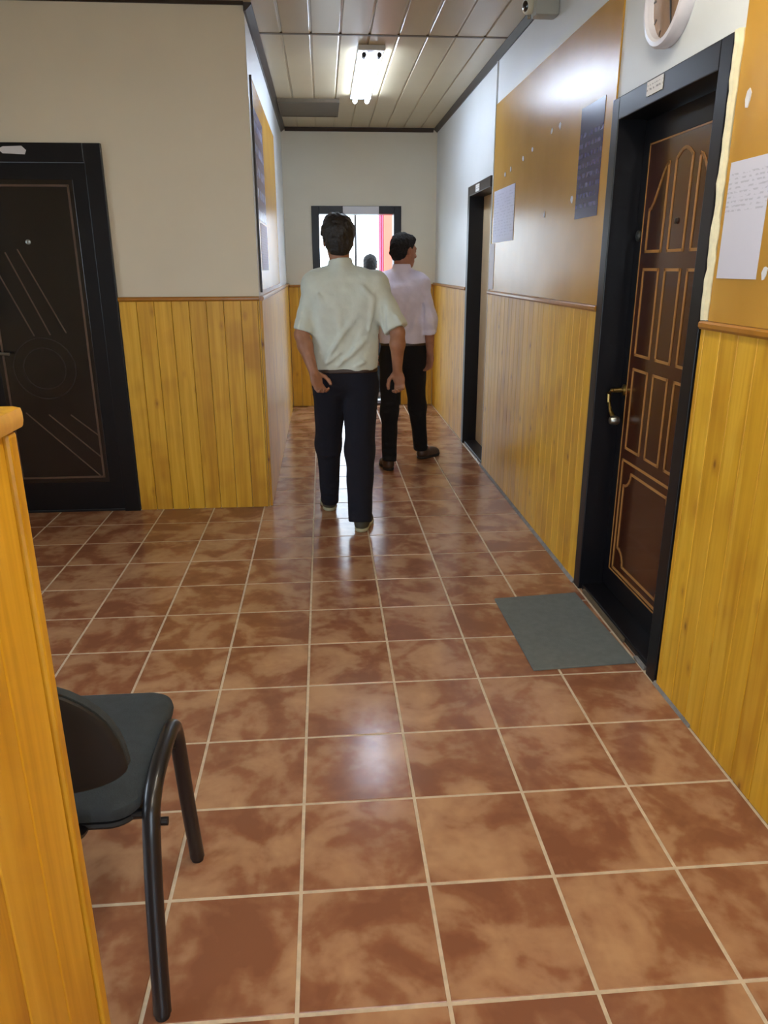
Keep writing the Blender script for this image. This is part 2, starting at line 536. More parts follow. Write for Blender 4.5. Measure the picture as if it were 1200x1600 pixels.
ws = MB()
ws.box(XS - 0.2, XS, YB, LW[0], 0, ZC).box(XS - 0.2, XS, LW[1], YF + 0.2, 0, ZC).box(XS - 0.2, XS, LW[0], LW[1], 0, LW[2]).box(XS - 0.2, XS, LW[0], LW[1], LW[3], ZC)
struct('wall_side', ws, MT['cream'], 'cream lobby side wall with a wide window', 'wall')
wb = MB()
wb.box(XS, BW[0], YB - 0.2, YB, 0, ZC).box(BW[1], XR, YB - 0.2, YB, 0, ZC).box(BW[0], BW[1], YB - 0.2, YB, 0, BW[2]).box(BW[0], BW[1], YB - 0.2, YB, BW[3], ZC)
struct('wall_back', wb, MT['cream'], 'cream lobby back wall with a window', 'wall')


def window_frame(name, a0, a1, z0, z1, plane, pos):
    e = empty(name, kind='structure', label='window with pale frame and clear panes in the lobby', cat='window')
    e.location = (pos, (a0 + a1) / 2, z0) if plane == 'x' else ((a0 + a1) / 2, pos, z0)
    w = 0.05

    def bar(p0, p1, q0, q1, nm='frame_bar', m=MT['white'], t=0.03):
        mb = MB().box(pos - t, pos + t, p0, p1, q0, q1) if plane == 'x' else MB().box(p0, p1, pos - t, pos + t, q0, q1)
        mb.build(nm, m, e)
    bar(a0, a1, z0, z0 + w); bar(a0, a1, z1 - w, z1); bar(a0, a0 + w, z0 + w, z1 - w); bar(a1 - w, a1, z0 + w, z1 - w)
    mid = (a0 + a1) / 2
    bar(mid - w / 2, mid + w / 2, z0 + w, z1 - w)
    bar(a0 + w, mid - w / 2, z0 + w, z1 - w, 'pane', MT['glass'], 0.003)
    bar(mid + w / 2, a1 - w, z0 + w, z1 - w, 'pane', MT['glass'], 0.003)


window_frame('window_1', LW[0], LW[1], LW[2], LW[3], 'x', XS - 0.06)
window_frame('window_2', BW[0], BW[1], BW[2], BW[3], 'y', YB - 0.06)

# ------------------------------------------------------------------ ceiling of long plastic panels
ceil = struct('ceiling', MB().box(XS - 0.2, XR + WT, YB - 0.2, YF + 0.2, ZC, ZC + 0.15).box(XL - 0.2, XR + WT, YF + 0.2, YE + 0.2, ZC, ZC + 0.15), MT['pvc'],
              'ivory panelled ceiling with long narrow boards', 'ceiling')
NP = 9
pw = (XR - XL) / NP


def panel_mesh(L):
    w = pw / 2 - 0.0015
    prof = [(-w, 0.0), (-w, -0.006), (-w + 0.004, -0.011), (w - 0.012, -0.011), (w - 0.007, -0.006), (w, -0.005), (w, 0.0)]
    return MB().prism(prof, 'y', -L / 2, L / 2).mesh('ceiling_panel', MT['pvc'])


for y0, y1 in ((3.2, 5.285), (5.305, YE)):
    me = panel_mesh(y1 - y0)
    for i in range(NP):
        link_mesh('ceiling_panel', me, ceil, (XL + pw * (i + 0.5), (y0 + y1) / 2, ZC))
MB().box(XL, XR, 5.28, 5.31, ZC - 0.0135, ZC).build('joint_strip', MT['hatch'], ceil)

# dark cornice mouldings
def cornice(name, poly, axis, a, b, label):
    struct(name, MB().prism(poly, axis, a, b), MT['umber'], label, 'moulding')


CZ = ZC - 0.011
cornice('trim_1', [(XR, CZ), (XR - 0.04, CZ), (XR - 0.04, CZ - 0.006), (XR - 0.01, CZ - 0.034), (XR, CZ - 0.034)], 'y', 1.0, YE, 'dark moulding where the right wall meets the ceiling')
cornice('trim_2', [(XL, CZ), (XL + 0.045, CZ), (XL + 0.045, CZ - 0.008), (XL + 0.012, CZ - 0.04), (XL, CZ - 0.04)], 'y', YF - 0.045, YE, 'dark moulding along the corridor left wall top')
cornice('trim_3', [(YE, CZ), (YE - 0.045, CZ), (YE - 0.045, CZ - 0.008), (YE - 0.012, CZ - 0.035), (YE, CZ - 0.035)], 'x', XL + 0.045, XR - 0.045, 'dark moulding across the top of the end wall')
cornice('trim_4', [(YF, ZC), (YF - 0.03, ZC), (YF - 0.03, ZC - 0.004), (YF - 0.012, ZC - 0.014), (YF, ZC - 0.014)], 'x', XS, XL, 'dark moulding above the cream facing wall')

# ------------------------------------------------------------------ wainscots
PW = 0.104
PT = 0.016


def plank_prof(w):
    h = w / 2 - 0.0012
    return [(-h, 0), (-h, -PT + 0.002), (-h + 0.002, -PT), (h - 0.002, -PT), (h, -PT + 0.002), (h, 0)]


_pm = {}


def plank_mesh(w, H):
    k = (round(w, 4), round(H, 3))
    if k not in _pm:
        _pm[k] = MB().prism(plank_prof(w), 'z', 0, H).mesh('plank', MT['pine'])
    return _pm[k]


def wainscot(name, p0, p1, normal, label, z1=ZW, rail_ext=(0, 0)):
    """boards from p0 to p1 (xy) standing proud along normal"""
    p0 = Vector((p0[0], p0[1], 0)); p1 = Vector((p1[0], p1[1], 0)); n = Vector((normal[0], normal[1], 0))
    d = (p1 - p0); L = d.length; d.normalize()
    e = empty(name, tuple((p0 + p1) / 2), label, 'wainscot', kind='structure')
    # local -y must map to the normal
    rz = math.atan2(n.y, n.x) + math.pi / 2
    k = 0.0
    while k < L - 0.008:
        w = min(PW, L - k)
        link_mesh('plank', plank_mesh(w, z1 - 0.02 - 0.004), e, p0 + d * (k + w / 2) + Vector((0, 0, 0.004)), rz)
        k += PW
    # cap rail
    a = p0 - d * rail_ext[0]; b = p1 + d * rail_ext[1]
    prof = [(0.0, z1), (0.022, z1), (0.027, z1 - 0.006), (0.027, z1 - 0.018), (0.021, z1 - 0.026), (0.0, z1 - 0.026)]
    vs = []
    for q in (a, b):
        for t, z in prof:
            vs.append(q + n * t + Vector((0, 0, z)))
    m = len(prof)
    mb = MB().add(vs, [tuple(range(m)), tuple(range(2 * m - 1, m - 1, -1))] + [(i, (i + 1) % m, (i + 1) % m + m, i + m) for i in range(m)])
    mb.build('cap_rail', MT['rail'], e)
    return e


wainscot('trim_5', (D3[1] + 0.003, YF), (XL, YF), (0, -1), 'yellow pine wainscot between the black door and the corner')
wainscot('trim_6', (XL, YF + 0.002), (XL, YE), (1, 0), 'yellow pine wainscot along the corridor left wall')
wainscot('trim_7', (XR, YB + 0.3), (XR, D1[0] - 0.012), (-1, 0), 'bright yellow pine wainscot in front of the brown door')
wainscot('trim_8', (XR, D1[1] + 0.002), (XR, D2[0] - 0.035), (-1, 0), 'yellow pine wainscot between the two right doors')
wainscot('trim_9', (XR, D2[1] + 0.002), (XR, YE), (-1, 0), 'yellow pine wainscot beyond the far right door')
wainscot('trim_10', (XL + 0.02, YE), (D4[0] - 0.002, YE), (0, -1), 'narrow pine wainscot left of the end doorway', 1.335)
wainscot('trim_11', (D4[1] + 0.002, YE), (XR - 0.02, YE), (0, -1), 'narrow pine wainscot right of the end doorway', 1.335)
wainscot('trim_12', (XS, YF), (D3[0] - 0.003, YF), (0, -1), 'yellow pine wainscot left of the black door')

# mortar strips along the foot of the right wall
mbm = MB()
mbm.prism([(XR, 0.0), (XR - 0.03, 0.0), (XR - 0.022, 0.012), (XR - PT, 0.016), (XR, 0.016)], 'y', D1[1], D2[0])
struct('baseboard_right', mbm, MT['mortar'], 'grey mortar fillet at the foot of the right wall', 'mortar')
mbm = MB().prism([(XR, 0.0), (XR - 0.024, 0.0), (XR - 0.018, 0.012), (XR, 0.016)], 'y', 2.12, D1[0])
struct('baseboard_near', mbm, MT['mortar'], 'grey mortar fillet beside the brown door', 'mortar')
# cover strip where the wall boards change beyond the notice board
struct('trim_13', MB().box(XR - 0.012, XR, 5.684, 5.70, ZW, ZC - 0.05), MT['white'], 'thin white vertical strip at the far edge of the ochre board', 'strip')
# filler foam beside the near door frame
fm = MB()
random.seed(3)
zz = [ZW + 0.002 + i * (2.165 - ZW) / 26 for i in range(27)]
pts = [(XR - 0.012, 2.389 + random.uniform(-0.003, 0.003), z) for z in zz]
fm.tube(pts, [0.014 + random.uniform(-0.003, 0.004) for _ in zz], 8)
struct('trim_14', fm, MT['foam'], 'cream filler strip between brown door frame and ochre board', 'filler', smooth=True)

# ------------------------------------------------------------------ doors
def stroke(mb, pts, w, face, axis, depth=0.003):
    """raised line following pts on a door face; axis 'x' -> pts are (y,z), normal -x; axis 'y' -> (x,z), normal -y"""
    P = [Vector((p[0], p[1])) for p in pts]
    for a, b in zip(P[:-1], P[1:]):
        d = (b - a).normalized(); n = Vector((-d.y, d.x)) * (w / 2)
        a2 = a - d * (w * 0.35); b2 = b + d * (w * 0.35)
        q = [a2 + n, b2 + n, b2 - n, a2 - n]
        if axis == 'x':
            mb.prism([(p.x, p.y) for p in q], 'x', face - depth, face + 0.001)
        else:
            mb.prism([(p.x, p.y) for p in q], 'y', face - depth, face + 0.001)


def rect_pts(a0, a1, z0, z1):
    return [(a0, z0), (a1, z0), (a1, z1), (a0, z1), (a0, z0)]


# door 1: black framed brown panelled door in the right wall
y0, y1, zt = D1
FW = 0.075
LX = XR + 0.10
d1 = empty('door_1', (XR, (y0 + y1) / 2, 0), 'brown panelled door in a black frame on the right wall', 'door', kind='structure')
FX0, FX1 = XR - 0.02, XR + 0.2
MB().box(FX0, FX1, y0, y0 + FW, 0, zt).build('frame_jamb', MT['black'], d1, bevel=0.004)
MB().box(FX0, FX1, y1 - FW, y1, 0, zt).build('frame_jamb', MT['black'], d1, bevel=0.004)
MB().box(FX0, FX1, y0 + FW, y1 - FW, zt - 0.085, zt).build('frame_header', MT['black'], d1, bevel=0.004)
MB().box(XR - 0.005, FX1, y0 + FW, y1 - FW, 0.0, 0.03).build('threshold', MT['black'], d1, bevel=0.006)
MB().box(XR - 0.016, XR + 0.03, y0 + FW + 0.25, y1 - FW - 0.05, 0.0, 0.022).build('threshold_strip', MT['hatch'], d1, bevel=0.004)
MB().box(XR - 0.02, XR + 0.01, y0 + FW + 0.02, y0 + FW + 0.12, 0.0, 0.012).build('mortar_patch', MT['mortar'], d1, bevel=0.003)
ly0, ly1 = y0 + FW + 0.002, y1 - FW - 0.002
leaf = MB().box(LX, LX + 0.05, ly0, ly1, 0.034, zt - 0.088).build('leaf', MT['black'], d1, bevel=0.003)
PY0, PY1, PZ0, PZ1 = ly0 + 0.075, ly1 - 0.075, 0.14, 1.99
pan = MB().box(LX - 0.006, LX + 0.002, PY0, PY1, PZ0, PZ1).build('door_panel', MT['browndoor'], leaf, bevel=0.002)
tag(pan, 'reddish brown veneer panel with ochre lines')
PF = LX - 0.006
cyc = (PY0 + PY1) / 2
cols = [(cyc + 0.125, cyc + 0.27), (cyc - 0.065, cyc + 0.065), (cyc - 0.27, cyc - 0.125)]
LWD = 0.011
for a, b in cols:
    for z0, z1 in ((1.156, 1.505), (0.745, 1.094)):
        mb = MB(); stroke(mb, rect_pts(a, b, z0, z1), LWD, PF, 'x')
        mb.build('moulding', MT['gold'], leaf)
for i, (a, b) in enumerate(cols):
    mb = MB()
    if i == 1:
        top = [(a + (b - a) * t, 1.90 + 0.03 * math.sin(math.pi * t)) for t in [k / 8 for k in range(9)]]
    else:
        o_, n_ = (b, a) if i == 0 else (a, b)
        top = [(o_ + (n_ - o_) * t, 1.735 + 0.16 * (3 * t * t - 2 * t ** 3)) for t in [k / 8 for k in range(9)]]
        if i == 0:
            top = top[::-1]
    stroke(mb, [(a, 1.575), top[0]] if top[0][0] == a else [(a, 1.575), top[-1]], LWD, PF, 'x')
    stroke(mb, [(b, 1.575), top[-1]] if top[-1][0] == b else [(b, 1.575), top[0]], LWD, PF, 'x')
    stroke(mb, top, LWD, PF, 'x'); stroke(mb, [(a, 1.575), (b, 1.575)], LWD, PF, 'x')
    mb.build('moulding', MT['gold'], leaf)
mb = MB(); stroke(mb, rect_pts(cyc - 0.285, cyc + 0.285, 0.165, 0.688), LWD, PF, 'x')
stroke(mb, rect_pts(PY0 + 0.006, PY1 - 0.006, PZ0 + 0.006, PZ1 - 0.006), 0.006, PF, 'x', 0.002)
mb.build('moulding', MT['gold'], leaf)
a, b, z0, z1 = cyc - 0.25, cyc + 0.25, 0.205, 0.645
cn = 0.07
inner = []
for (qx, qz, sx, sz) in ((a, z0, 1, 1), (b, z0, -1, 1), (b, z1, -1, -1), (a, z1, 1, -1)):
    arc = [(qx + sx * cn * (1 - math.sin(t)) if False else qx + sx * cn * math.cos(t), qz + sz * cn * math.sin(t)) for t in [math.pi / 2 * k / 5 for k in range(6)]]
    # concave corner: from the side edge to the bottom edge
    seq = arc[::-1] if sx * sz > 0 else arc
    inner += seq
inner.append(inner[0])
mb = MB(); stroke(mb, inner, LWD, PF, 'x'); mb.build('moulding', MT['gold'], leaf)
# handle
hy, hz = ly1 - 0.045, 0.95
h = MB().lathe([(0.026, 0), (0.026, 0.006), (0.012, 0.012), (0.010, 0.055)], (LX, hy, hz + 0.04), (-1, 0, 0), 16)
pts = [(LX - 0.05, hy, hz + 0.04), (LX - 0.056, hy + 0.01, hz + 0.038), (LX - 0.058, hy + 0.035, hz + 0.02), (LX - 0.058, hy + 0.03, hz - 0.02), (LX - 0.056, hy + 0.0, hz - 0.055), (LX - 0.052, hy - 0.03, hz - 0.08)]
hp = [Vector(p) for p in pts]
h.tube(hp, [0.009, 0.009, 0.0085, 0.008, 0.009, 0.011], 10)
ho = h.build('handle', MT['brass'], leaf, smooth=True)
MB().lathe([(0.004, -0.024), (0.016, -0.02), (0.022, -0.006), (0.022, 0.006), (0.016, 0.02), (0.004, 0.024)], (LX - 0.05, hy - 0.035, hz - 0.09), (-1, 0, 0), 16).build('knob', MT['steel'], ho, smooth=True)
MB().lathe([(0.022, 0), (0.022, 0.008), (0.014, 0.012)], (LX, ly1 - 0.04, 1.64), (-1, 0, 0), 16).build('lock_rose', MT['steel'], leaf, smooth=True)
MB().lathe([(0.011, 0), (0.011, 0.006), (0.006, 0.008)], (PF, cyc + 0.01, 1.68), (-1, 0, 0), 16).build('peephole', MT['umber'], leaf, smooth=True)
pl = MB().box(FX0 - 0.003, FX0, 2.885, 3.02, 2.115, 2.163).build('number_plate', MT['plate'])
tag(pl, 'small white number plate on the header of the brown door', 'plate')

# door 2: far right door, beige leaf deep in a black frame
y0, y1, zt = D2
d2 = empty('door_2', (XR, (y0 + y1) / 2, 0), 'far right doorway with black frame and beige door', 'door', kind='structure')
MB().box(XR - 0.004, FX1, y0 + 0.012, y0 + 0.03, 0, zt - 0.075).build('frame_jamb', MT['black'], d2, bevel=0.004)
MB().box(FX0, FX1, y1 - 0.08, y1, 0, zt).build('frame_jamb', MT['black'], d2, bevel=0.004)
MB().box(FX0, FX1, y0 + 0.012, y1 - 0.08, zt - 0.075, zt).build('frame_header', MT['umber'], d2, bevel=0.004)
MB().box(XR - 0.005, FX1, y0 + 0.03, y1 - 0.08, 0.0, 0.025).build('threshold', MT['dark'], d2, bevel=0.005)
lf = MB().box(XR + 0.10, XR + 0.145, y0 + 0.032, y1 - 0.082, 0.028, zt - 0.078).build('leaf', MT['beige'], d2, bevel=0.003)
hx = XR + 0.10
h = MB().lathe([(0.024, 0), (0.024, 0.006), (0.01, 0.012), (0.009, 0.05)], (hx, y0 + 0.12, 1.0), (-1, 0, 0), 14)
h.tube([(hx - 0.05, y0 + 0.12, 1.0), (hx - 0.052, y0 + 0.18, 1.0), (hx - 0.05, y0 + 0.24, 0.995)], 0.009, 8)
h.build('handle', MT['steel'], lf, smooth=True)
pl = MB().box(FX0 - 0.003, FX0, 6.12, 6.26, 2.075, 2.125).build('number_plate', MT['plate'])
tag(pl, 'tiny white number plate on the far right door header', 'plate')

# door 3: black lacquered door in the facing wall
x0, x1, zt = D3
d3 = empty('door_3', ((x0 + x1) / 2, YF, 0), 'black lacquered door with thin copper lines on the left', 'door', kind='structure')
FY0 = YF - 0.022
MB().box(x0, x0 + 0.10, FY0, YF + 0.12, 0, zt).build('frame_jamb', MT['black'], d3, bevel=0.004)
MB().box(x1 - 0.10, x1, FY0, YF + 0.12, 0, zt).build('frame_jamb', MT['black'], d3, bevel=0.004)
MB().box(x0 + 0.10, x1 - 0.10, FY0, YF + 0.12, zt - 0.10, zt).build('frame_header', MT['black'], d3, bevel=0.004)
MB().box(x0 + 0.10, x1 - 0.10, YF - 0.01, YF + 0.12, 0.0, 0.012).build('threshold', MT['dark'], d3)
lf = MB().box(x0 + 0.102, x1 - 0.102, YF - 0.002, YF + 0.05, 0.014, zt - 0.102).build('leaf', MT['black'], d3, bevel=0.003)
FY = YF - 0.008
MB().box(-1.985, -1.415, FY, YF, 0.20, 2.0).build('door_panel', MT['blackdoor'], lf, bevel=0.002)
mb = MB(); stroke(mb, rect_pts(-1.955, -1.445, 0.235, 1.968), 0.012, FY, 'y'); mb.build('border_line', MT['copper'], lf)
cx = -1.70
for p, q in (((-1.85, 1.605), (-1.66, 1.135)), ((-1.778, 1.622), (-1.565, 1.145)), ((-1.92, 1.52), (-1.755, 1.13)),
             ((-1.871, 0.658), (-1.470, 0.245)), ((-1.733, 0.643), (-1.452, 0.369)), ((-1.60, 0.64), (-1.447, 0.506))):
    mb = MB(); stroke(mb, [p, q], 0.007, FY, 'y'); mb.build('groove_line', MT['copper'], lf)
for r in (0.125, 0.185):
    mb = MB(); stroke(mb, [(-1.72 + r * math.cos(t), 0.93 + r * math.sin(t)) for t in [2 * math.pi * k / 40 for k in range(41)]], 0.006, FY, 'y')
    mb.build('groove_ring', MT['umber'], lf)
MB().lathe([(0.014, 0), (0.014, 0.006), (0.007, 0.009)], (-1.71, FY, 1.664), (0, -1, 0), 16).build('peephole', MT['steel'], lf, smooth=True)
h = MB().lathe([(0.026, 0), (0.026, 0.008), (0.011, 0.014), (0.010, 0.05)], (-2.02, YF - 0.002, 1.03), (0, -1, 0), 14)
h.tube([(-2.02, YF - 0.05, 1.03), (-1.96, YF - 0.055, 1.03), (-1.90, YF - 0.05, 1.025)], 0.009, 8)
h.build('handle', MT['steel'], lf, smooth=True)
pl = MB()
pl.prism([(-1.775, 2.133), (-1.655, 2.128), (-1.645, 2.15), (-1.668, 2.172), (-1.77, 2.168), (-1.80, 2.155)], 'y', FY0 - 0.003, FY0)
tag(pl.build('number_plate', MT['plain_paper']), 'worn white sticker on the black left door header', 'sticker')

# door 4: open end doorway
x0, x1, zt = D4
d4 = empty('door_4', ((x0 + x1) / 2, YE, 0), 'open dark framed doorway at the end of the corridor', 'door', kind='structure')
EY = YE - 0.02
MB().box(x0, x0 + 0.08, EY, YE + 0.18, 0, zt).build('frame_jamb', MT['black'], d4, bevel=0.004)
MB().box(x1 - 0.08, x1, EY, YE + 0.18, 0, zt).build('frame_jamb', MT['black'], d4, bevel=0.004)
MB().box(x0 + 0.08, x1 - 0.08, EY, YE + 0.18, zt - 0.08, zt).build('frame_header', MT['black'], d4, bevel=0.004)
MB().box(x0 + 0.08, x1 - 0.08, YE - 0.01, YE + 0.18, 0.0, 0.02).build('threshold', MT['dark'], d4, bevel=0.004)
sg = MB().box(0.235, 0.62, EY - 0.006, EY, zt - 0.078, zt - 0.004)
tag(sg.build('door_sign', MT['plain_paper'], bevel=0.002), 'long white sign on the header of the end doorway', 'sign')

# ------------------------------------------------------------------ outdoors beyond the end doorway
struct('ground', MB().box(-30, 30, YE + 0.2, 45, -0.2, -0.03).box(-40, XS - 0.2, -40, YE + 0.2, -0.2, -0.03).box(XS - 0.2, 30, -40, YB - 0.2, -0.2, -0.03), MT['ground'], 'pale paving outside the doorway', 'ground')
# curtain with real folds
cmb = MB(); n = 34; vs = []
for z in (-0.02, 2.45):
    for i in range(n):
        t = i / (n - 1)
        vs.append((0.72 + 0.06 * t, 9.94 + 0.022 * math.sin(t * 16), z))
for z in (-0.02, 2.45):
    for i in range(n):
        t = i / (n - 1)
        vs.append((0.72 + 0.06 * t, 9.948 + 0.022 * math.sin(t * 16), z))
fs = [(i, i + 1, n + i + 1, n + i) for i in range(n - 1)] + [(2 * n + i + 1, 2 * n + i, 3 * n + i, 3 * n + i + 1) for i in range(n - 1)]
fs += [(0, n, 3 * n, 2 * n), (n - 1, 3 * n - 1, 4 * n - 1, 2 * n - 1)]
cmb.add(vs, fs)
tag(cmb.build('curtain', MT['pink'], smooth=True, loc=(0.745, 9.94, -0.02)), 'pink curtain hanging outside the end doorway', 'curtain')
po = empty('porch_screen', (0.95, 10.1, -0.03), 'peach painted porch screen beside the pink curtain', 'screen')
MB().box(0.78, 1.15, 10.08, 10.14, -0.03, 2.5).build('panel_board', MT['peach'], po, bevel=0.004)
MB().box(0.955, 0.965, 10.07, 10.08, -0.03, 2.5).build('panel_batten', MT['plain_paper'], po)
MB().box(0.78, 1.15, 10.04, 10.16, 2.5, 2.53).build('panel_cap', MT['alu'], po)
ps = empty('porch_post', (0.44, 10.3, -0.03), 'thin grey metal post standing outside the end doorway', 'post')
MB().box(0.428, 0.454, 10.28, 10.31, -0.03, 2.6).build('shaft', MT['tube'], ps)
MB().box(0.40, 0.482, 10.26, 10.34, -0.03, -0.02).build('foot_plate', MT['alu'], ps)

# ------------------------------------------------------------------ ceiling hatch and lamp
ht = empty('ceiling_hatch', (-0.07, 7.45, ZC - 0.011), 'brown rectangular hatch in the ceiling past the lamp', 'hatch')
MB().box(-0.335, 0.175, 7.16, 7.80, ZC - 0.035, ZC - 0.011).build('hatch_board', MT['hatch'], ht, bevel=0.004)
for (a0, a1, b0, b1) in ((-0.345, 0.185, 7.15, 7.165), (-0.345, 0.185, 7.795, 7.81), (-0.345, -0.33, 7.165, 7.795), (0.17, 0.185, 7.165, 7.795)):
    MB().box(a0, a1, b0, b1, ZC - 0.04, ZC - 0.011).build('hatch_edge', MT['hatch'], ht)

LZ = ZC - 0.011


def ceiling_lamp(lx, ya, yb, LZ, label, tm='lamp'):
    lp = empty('ceiling_lamp', (lx, (ya + yb) / 2, LZ), label, 'lamp')
    MB().prism([(lx - 0.085, LZ), (lx - 0.085, LZ - 0.012), (lx - 0.03, LZ - 0.03), (lx + 0.03, LZ - 0.03), (lx + 0.085, LZ - 0.012), (lx + 0.085, LZ)], 'y', ya + 0.02, yb - 0.02).build('housing', MT['lampbody'], lp)
    for yy in (ya, yb - 0.03):
        MB().box(lx - 0.088, lx + 0.088, yy, yy + 0.03, LZ - 0.03, LZ).build('end_cap', MT['lampbody'], lp, bevel=0.004)
    for sx in (-1, 1):
        tb = MB().tube([(lx + sx * 0.05, ya + 0.09, LZ - 0.05), (lx + sx * 0.05, yb - 0.05, LZ - 0.05)], 0.018, 14).build('tube', MT[tm], lp, smooth=True)
        MB().tube([(lx + sx * 0.05, ya + 0.028, LZ - 0.05), (lx + sx * 0.05, ya + 0.092, LZ - 0.05)], 0.0155, 14).build('tube_cap', MT['dark'], tb, smooth=True)
        MB().tube([(lx + sx * 0.05, yb - 0.052, LZ - 0.05), (lx + sx * 0.05, yb - 0.028, LZ - 0.05)], 0.0155, 14).build('tube_cap', MT['dark'], tb, smooth=True)
    return lp


ceiling_lamp(0.36, 5.50, 7.02, LZ, 'lit twin-tube fluorescent ceiling lamp in the corridor')
ceiling_lamp(0.3, -0.9, 0.62, ZC, 'added unseen twin-tube fill lamp over the lobby near the partition', 'fill_lamp')  # added out of view to brighten the dim foreground
ceiling_lamp(0.6, 0.95, 2.47, ZC, 'added unseen twin-tube fill lamp overhead between partition and brown door', 'fill_lamp')  # second added lamp, out of view, lifts the near right wall

# ------------------------------------------------------------------ notice boards, posters, papers
def sheet_x(y0, y1, z0, z1, x, m, name, label, cat, th=0.0015, bend=0.0, sgn=-1, skew=0.0):
    """paper on an x-facing wall, its face towards sgn; bend lifts one edge"""
    n = 9; vs = []
    for t in (0, th):
        for k in range(n):
            u = k / (n - 1)
            lift = bend * (u ** 2)
            for z in (z0, z1):
                vs.append((x + sgn * (0.0005 + lift + t), y0 + (y1 - y0) * u, z + skew * u))
    fs = []
    for k in range(n - 1):
        fs.append((2 * k, 2 * k + 1, 2 * k + 3, 2 * k + 2))
        o_ = 2 * n
        fs.append((o_ + 2 * k, o_ + 2 * k + 2, o_ + 2 * k + 3, o_ + 2 * k + 1))
        fs.append((2 * k, 2 * k + 2, o_ + 2 * k + 2, o_ + 2 * k)); fs.append((2 * k + 1, o_ + 2 * k + 1, o_ + 2 * k + 3, 2 * k + 3))
    fs += [(0, 2 * n, 2 * n + 1, 1), (2 * n - 2, 2 * n - 1, 4 * n - 1, 4 * n - 2)]
    o = MB().add(vs, fs).build(name, m, loc=(x, (y0 + y1) / 2, z0))
    return tag(o, label, cat)


BX = XR - 0.008
b1 = empty('notice_board', (XR, 4.5, ZW), 'large ochre lacquered board between the two right doors', 'board')
MB().box(BX, XR - 0.001, 3.372, 4.80, ZW + 0.001, 2.58).build('board_sheet', MT['board'], b1)
MB().box(BX + 0.001, XR - 0.001, 4.803, 5.682, ZW + 0.001, 2.58).build('board_sheet', MT['board'], b1)
scr = [(140, 810), (160, 790), (228, 745), (287, 712), (390, 640), (440, 620), (545, 895), (385, 970)]
scr3 = [(5.32, 2.10), (5.17, 2.115), (4.86, 2.14), (4.66, 2.16), (4.28, 2.20), (4.14, 2.20), (3.86, 1.83), (4.33, 1.79)]


def scrap(mb, x, y, z, w, hh, seed):
    rnd = random.Random(seed)
    pts = []
    for k in range(7):
        t = 2 * math.pi * k / 7
        f = rnd.uniform(0.55, 1.0)
        pts.append((y + w * f * math.cos(t), z + hh * f * math.sin(t)))
    mb.prism(pts, 'x', x - 0.0025, x)


for i, (yy, zz_) in enumerate(scr3):
    mb = MB(); scrap(mb, BX, yy, zz_, 0.022, 0.019 if i < 6 else 0.022, i)
    mb.build('tape_scrap', MT['plain_paper'], b1)
b2 = empty('notice_board', (XR, 1.2, ZW), 'ochre lacquered board right of the brown door', 'board')
MB().box(BX, XR - 0.001, -0.6, 2.374, ZW + 0.001, ZC - 0.06).build('board_sheet', MT['board'], b2)
for i, (yy, zz_, w_, h_) in enumerate([(2.305, 1.975, 0.016, 0.03), (2.19, 2.135, 0.02, 0.035), (2.09, 1.50, 0.014, 0.03)]):
    mb = MB(); scrap(mb, BX, yy, zz_, w_, h_, 20 + i); mb.build('tape_scrap', MT['plain_paper'], b2)
b3 = empty('notice_board', (XL, 6.0, ZW), 'ochre board on the corridor left wall', 'board')
MB().box(XL + 0.002, XL + 0.008, 4.90, 7.02, ZW + 0.03, 2.57).build('board_sheet', MT['board'], b3)
MB().box(XL + 0.002, XL + 0.014, 4.885, 4.90, ZW + 0.02, 2.57).build('board_edge', MT['umber'], b3)

sheet_x(3.80, 3.49, 1.735, 2.215, BX, MT['violet'], 'poster', 'dark violet poster beside the brown door frame', 'poster')
sheet_x(5.03, 5.625, 1.68, 2.02, BX, MT['paper2'], 'paper_sheet', 'wide white sheet at the far end of the ochre board', 'paper')
sheet_x(5.56, 5.672, 1.36, 1.675, BX, MT['plain_paper'], 'paper_strip', 'narrow white paper strip hanging below the wide sheet', 'paper', bend=0.008)
sheet_x(2.352, 2.13, 1.482, 1.812, BX, MT['paper'], 'paper_sheet', 'white printed sheet on the ochre board right of the brown door', 'paper')
sheet_x(4.93, 5.62, 1.80, 2.42, XL + 0.008, MT['photo'], 'poster', 'violet picture poster on the corridor left wall board', 'poster', sgn=1)
sheet_x(5.05, 5.62, 1.50, 1.785, XL + 0.008, MT['paper2'], 'paper_sheet', 'pale sheet under the violet poster on the left wall', 'paper', sgn=1)

# ------------------------------------------------------------------ wall clock
cyk, czk, crk = 2.895, 2.42, 0.175
ck = empty('wall_clock', (XR, cyk, czk), 'round white-rimmed wall clock above the brown door', 'clock')
MB().lathe([(crk - 0.004, 0.0), (crk, 0.01), (crk, 0.036), (crk - 0.008, 0.046), (crk - 0.022, 0.048), (crk - 0.03, 0.04), (crk - 0.032, 0.016)], (XR, cyk, czk), (-1, 0, 0), 56).build('rim', MT['clockrim'], ck, smooth=True)
fc = MB().lathe([(crk - 0.03, 0.014), (crk - 0.03, 0.018)], (XR, cyk, czk), (-1, 0, 0), 48).build('clock_face', MT['clockface'], ck)
xf = XR - 0.0185
for k in range(12):
    t = 2 * math.pi * k / 12
    c0 = Vector((cyk + 0.135 * math.sin(t), czk + 0.135 * math.cos(t))); d = Vector((math.sin(t), math.cos(t))); n_ = Vector((d.y, -d.x))
    q = [c0 + d * 0.012 + n_ * 0.003, c0 - d * 0.012 + n_ * 0.003, c0 - d * 0.012 - n_ * 0.003, c0 + d * 0.012 - n_ * 0.003]
    MB().prism([(p.x, p.y) for p in q], 'x', xf - 0.001, xf).build('hour_mark', MT['dark'], fc)
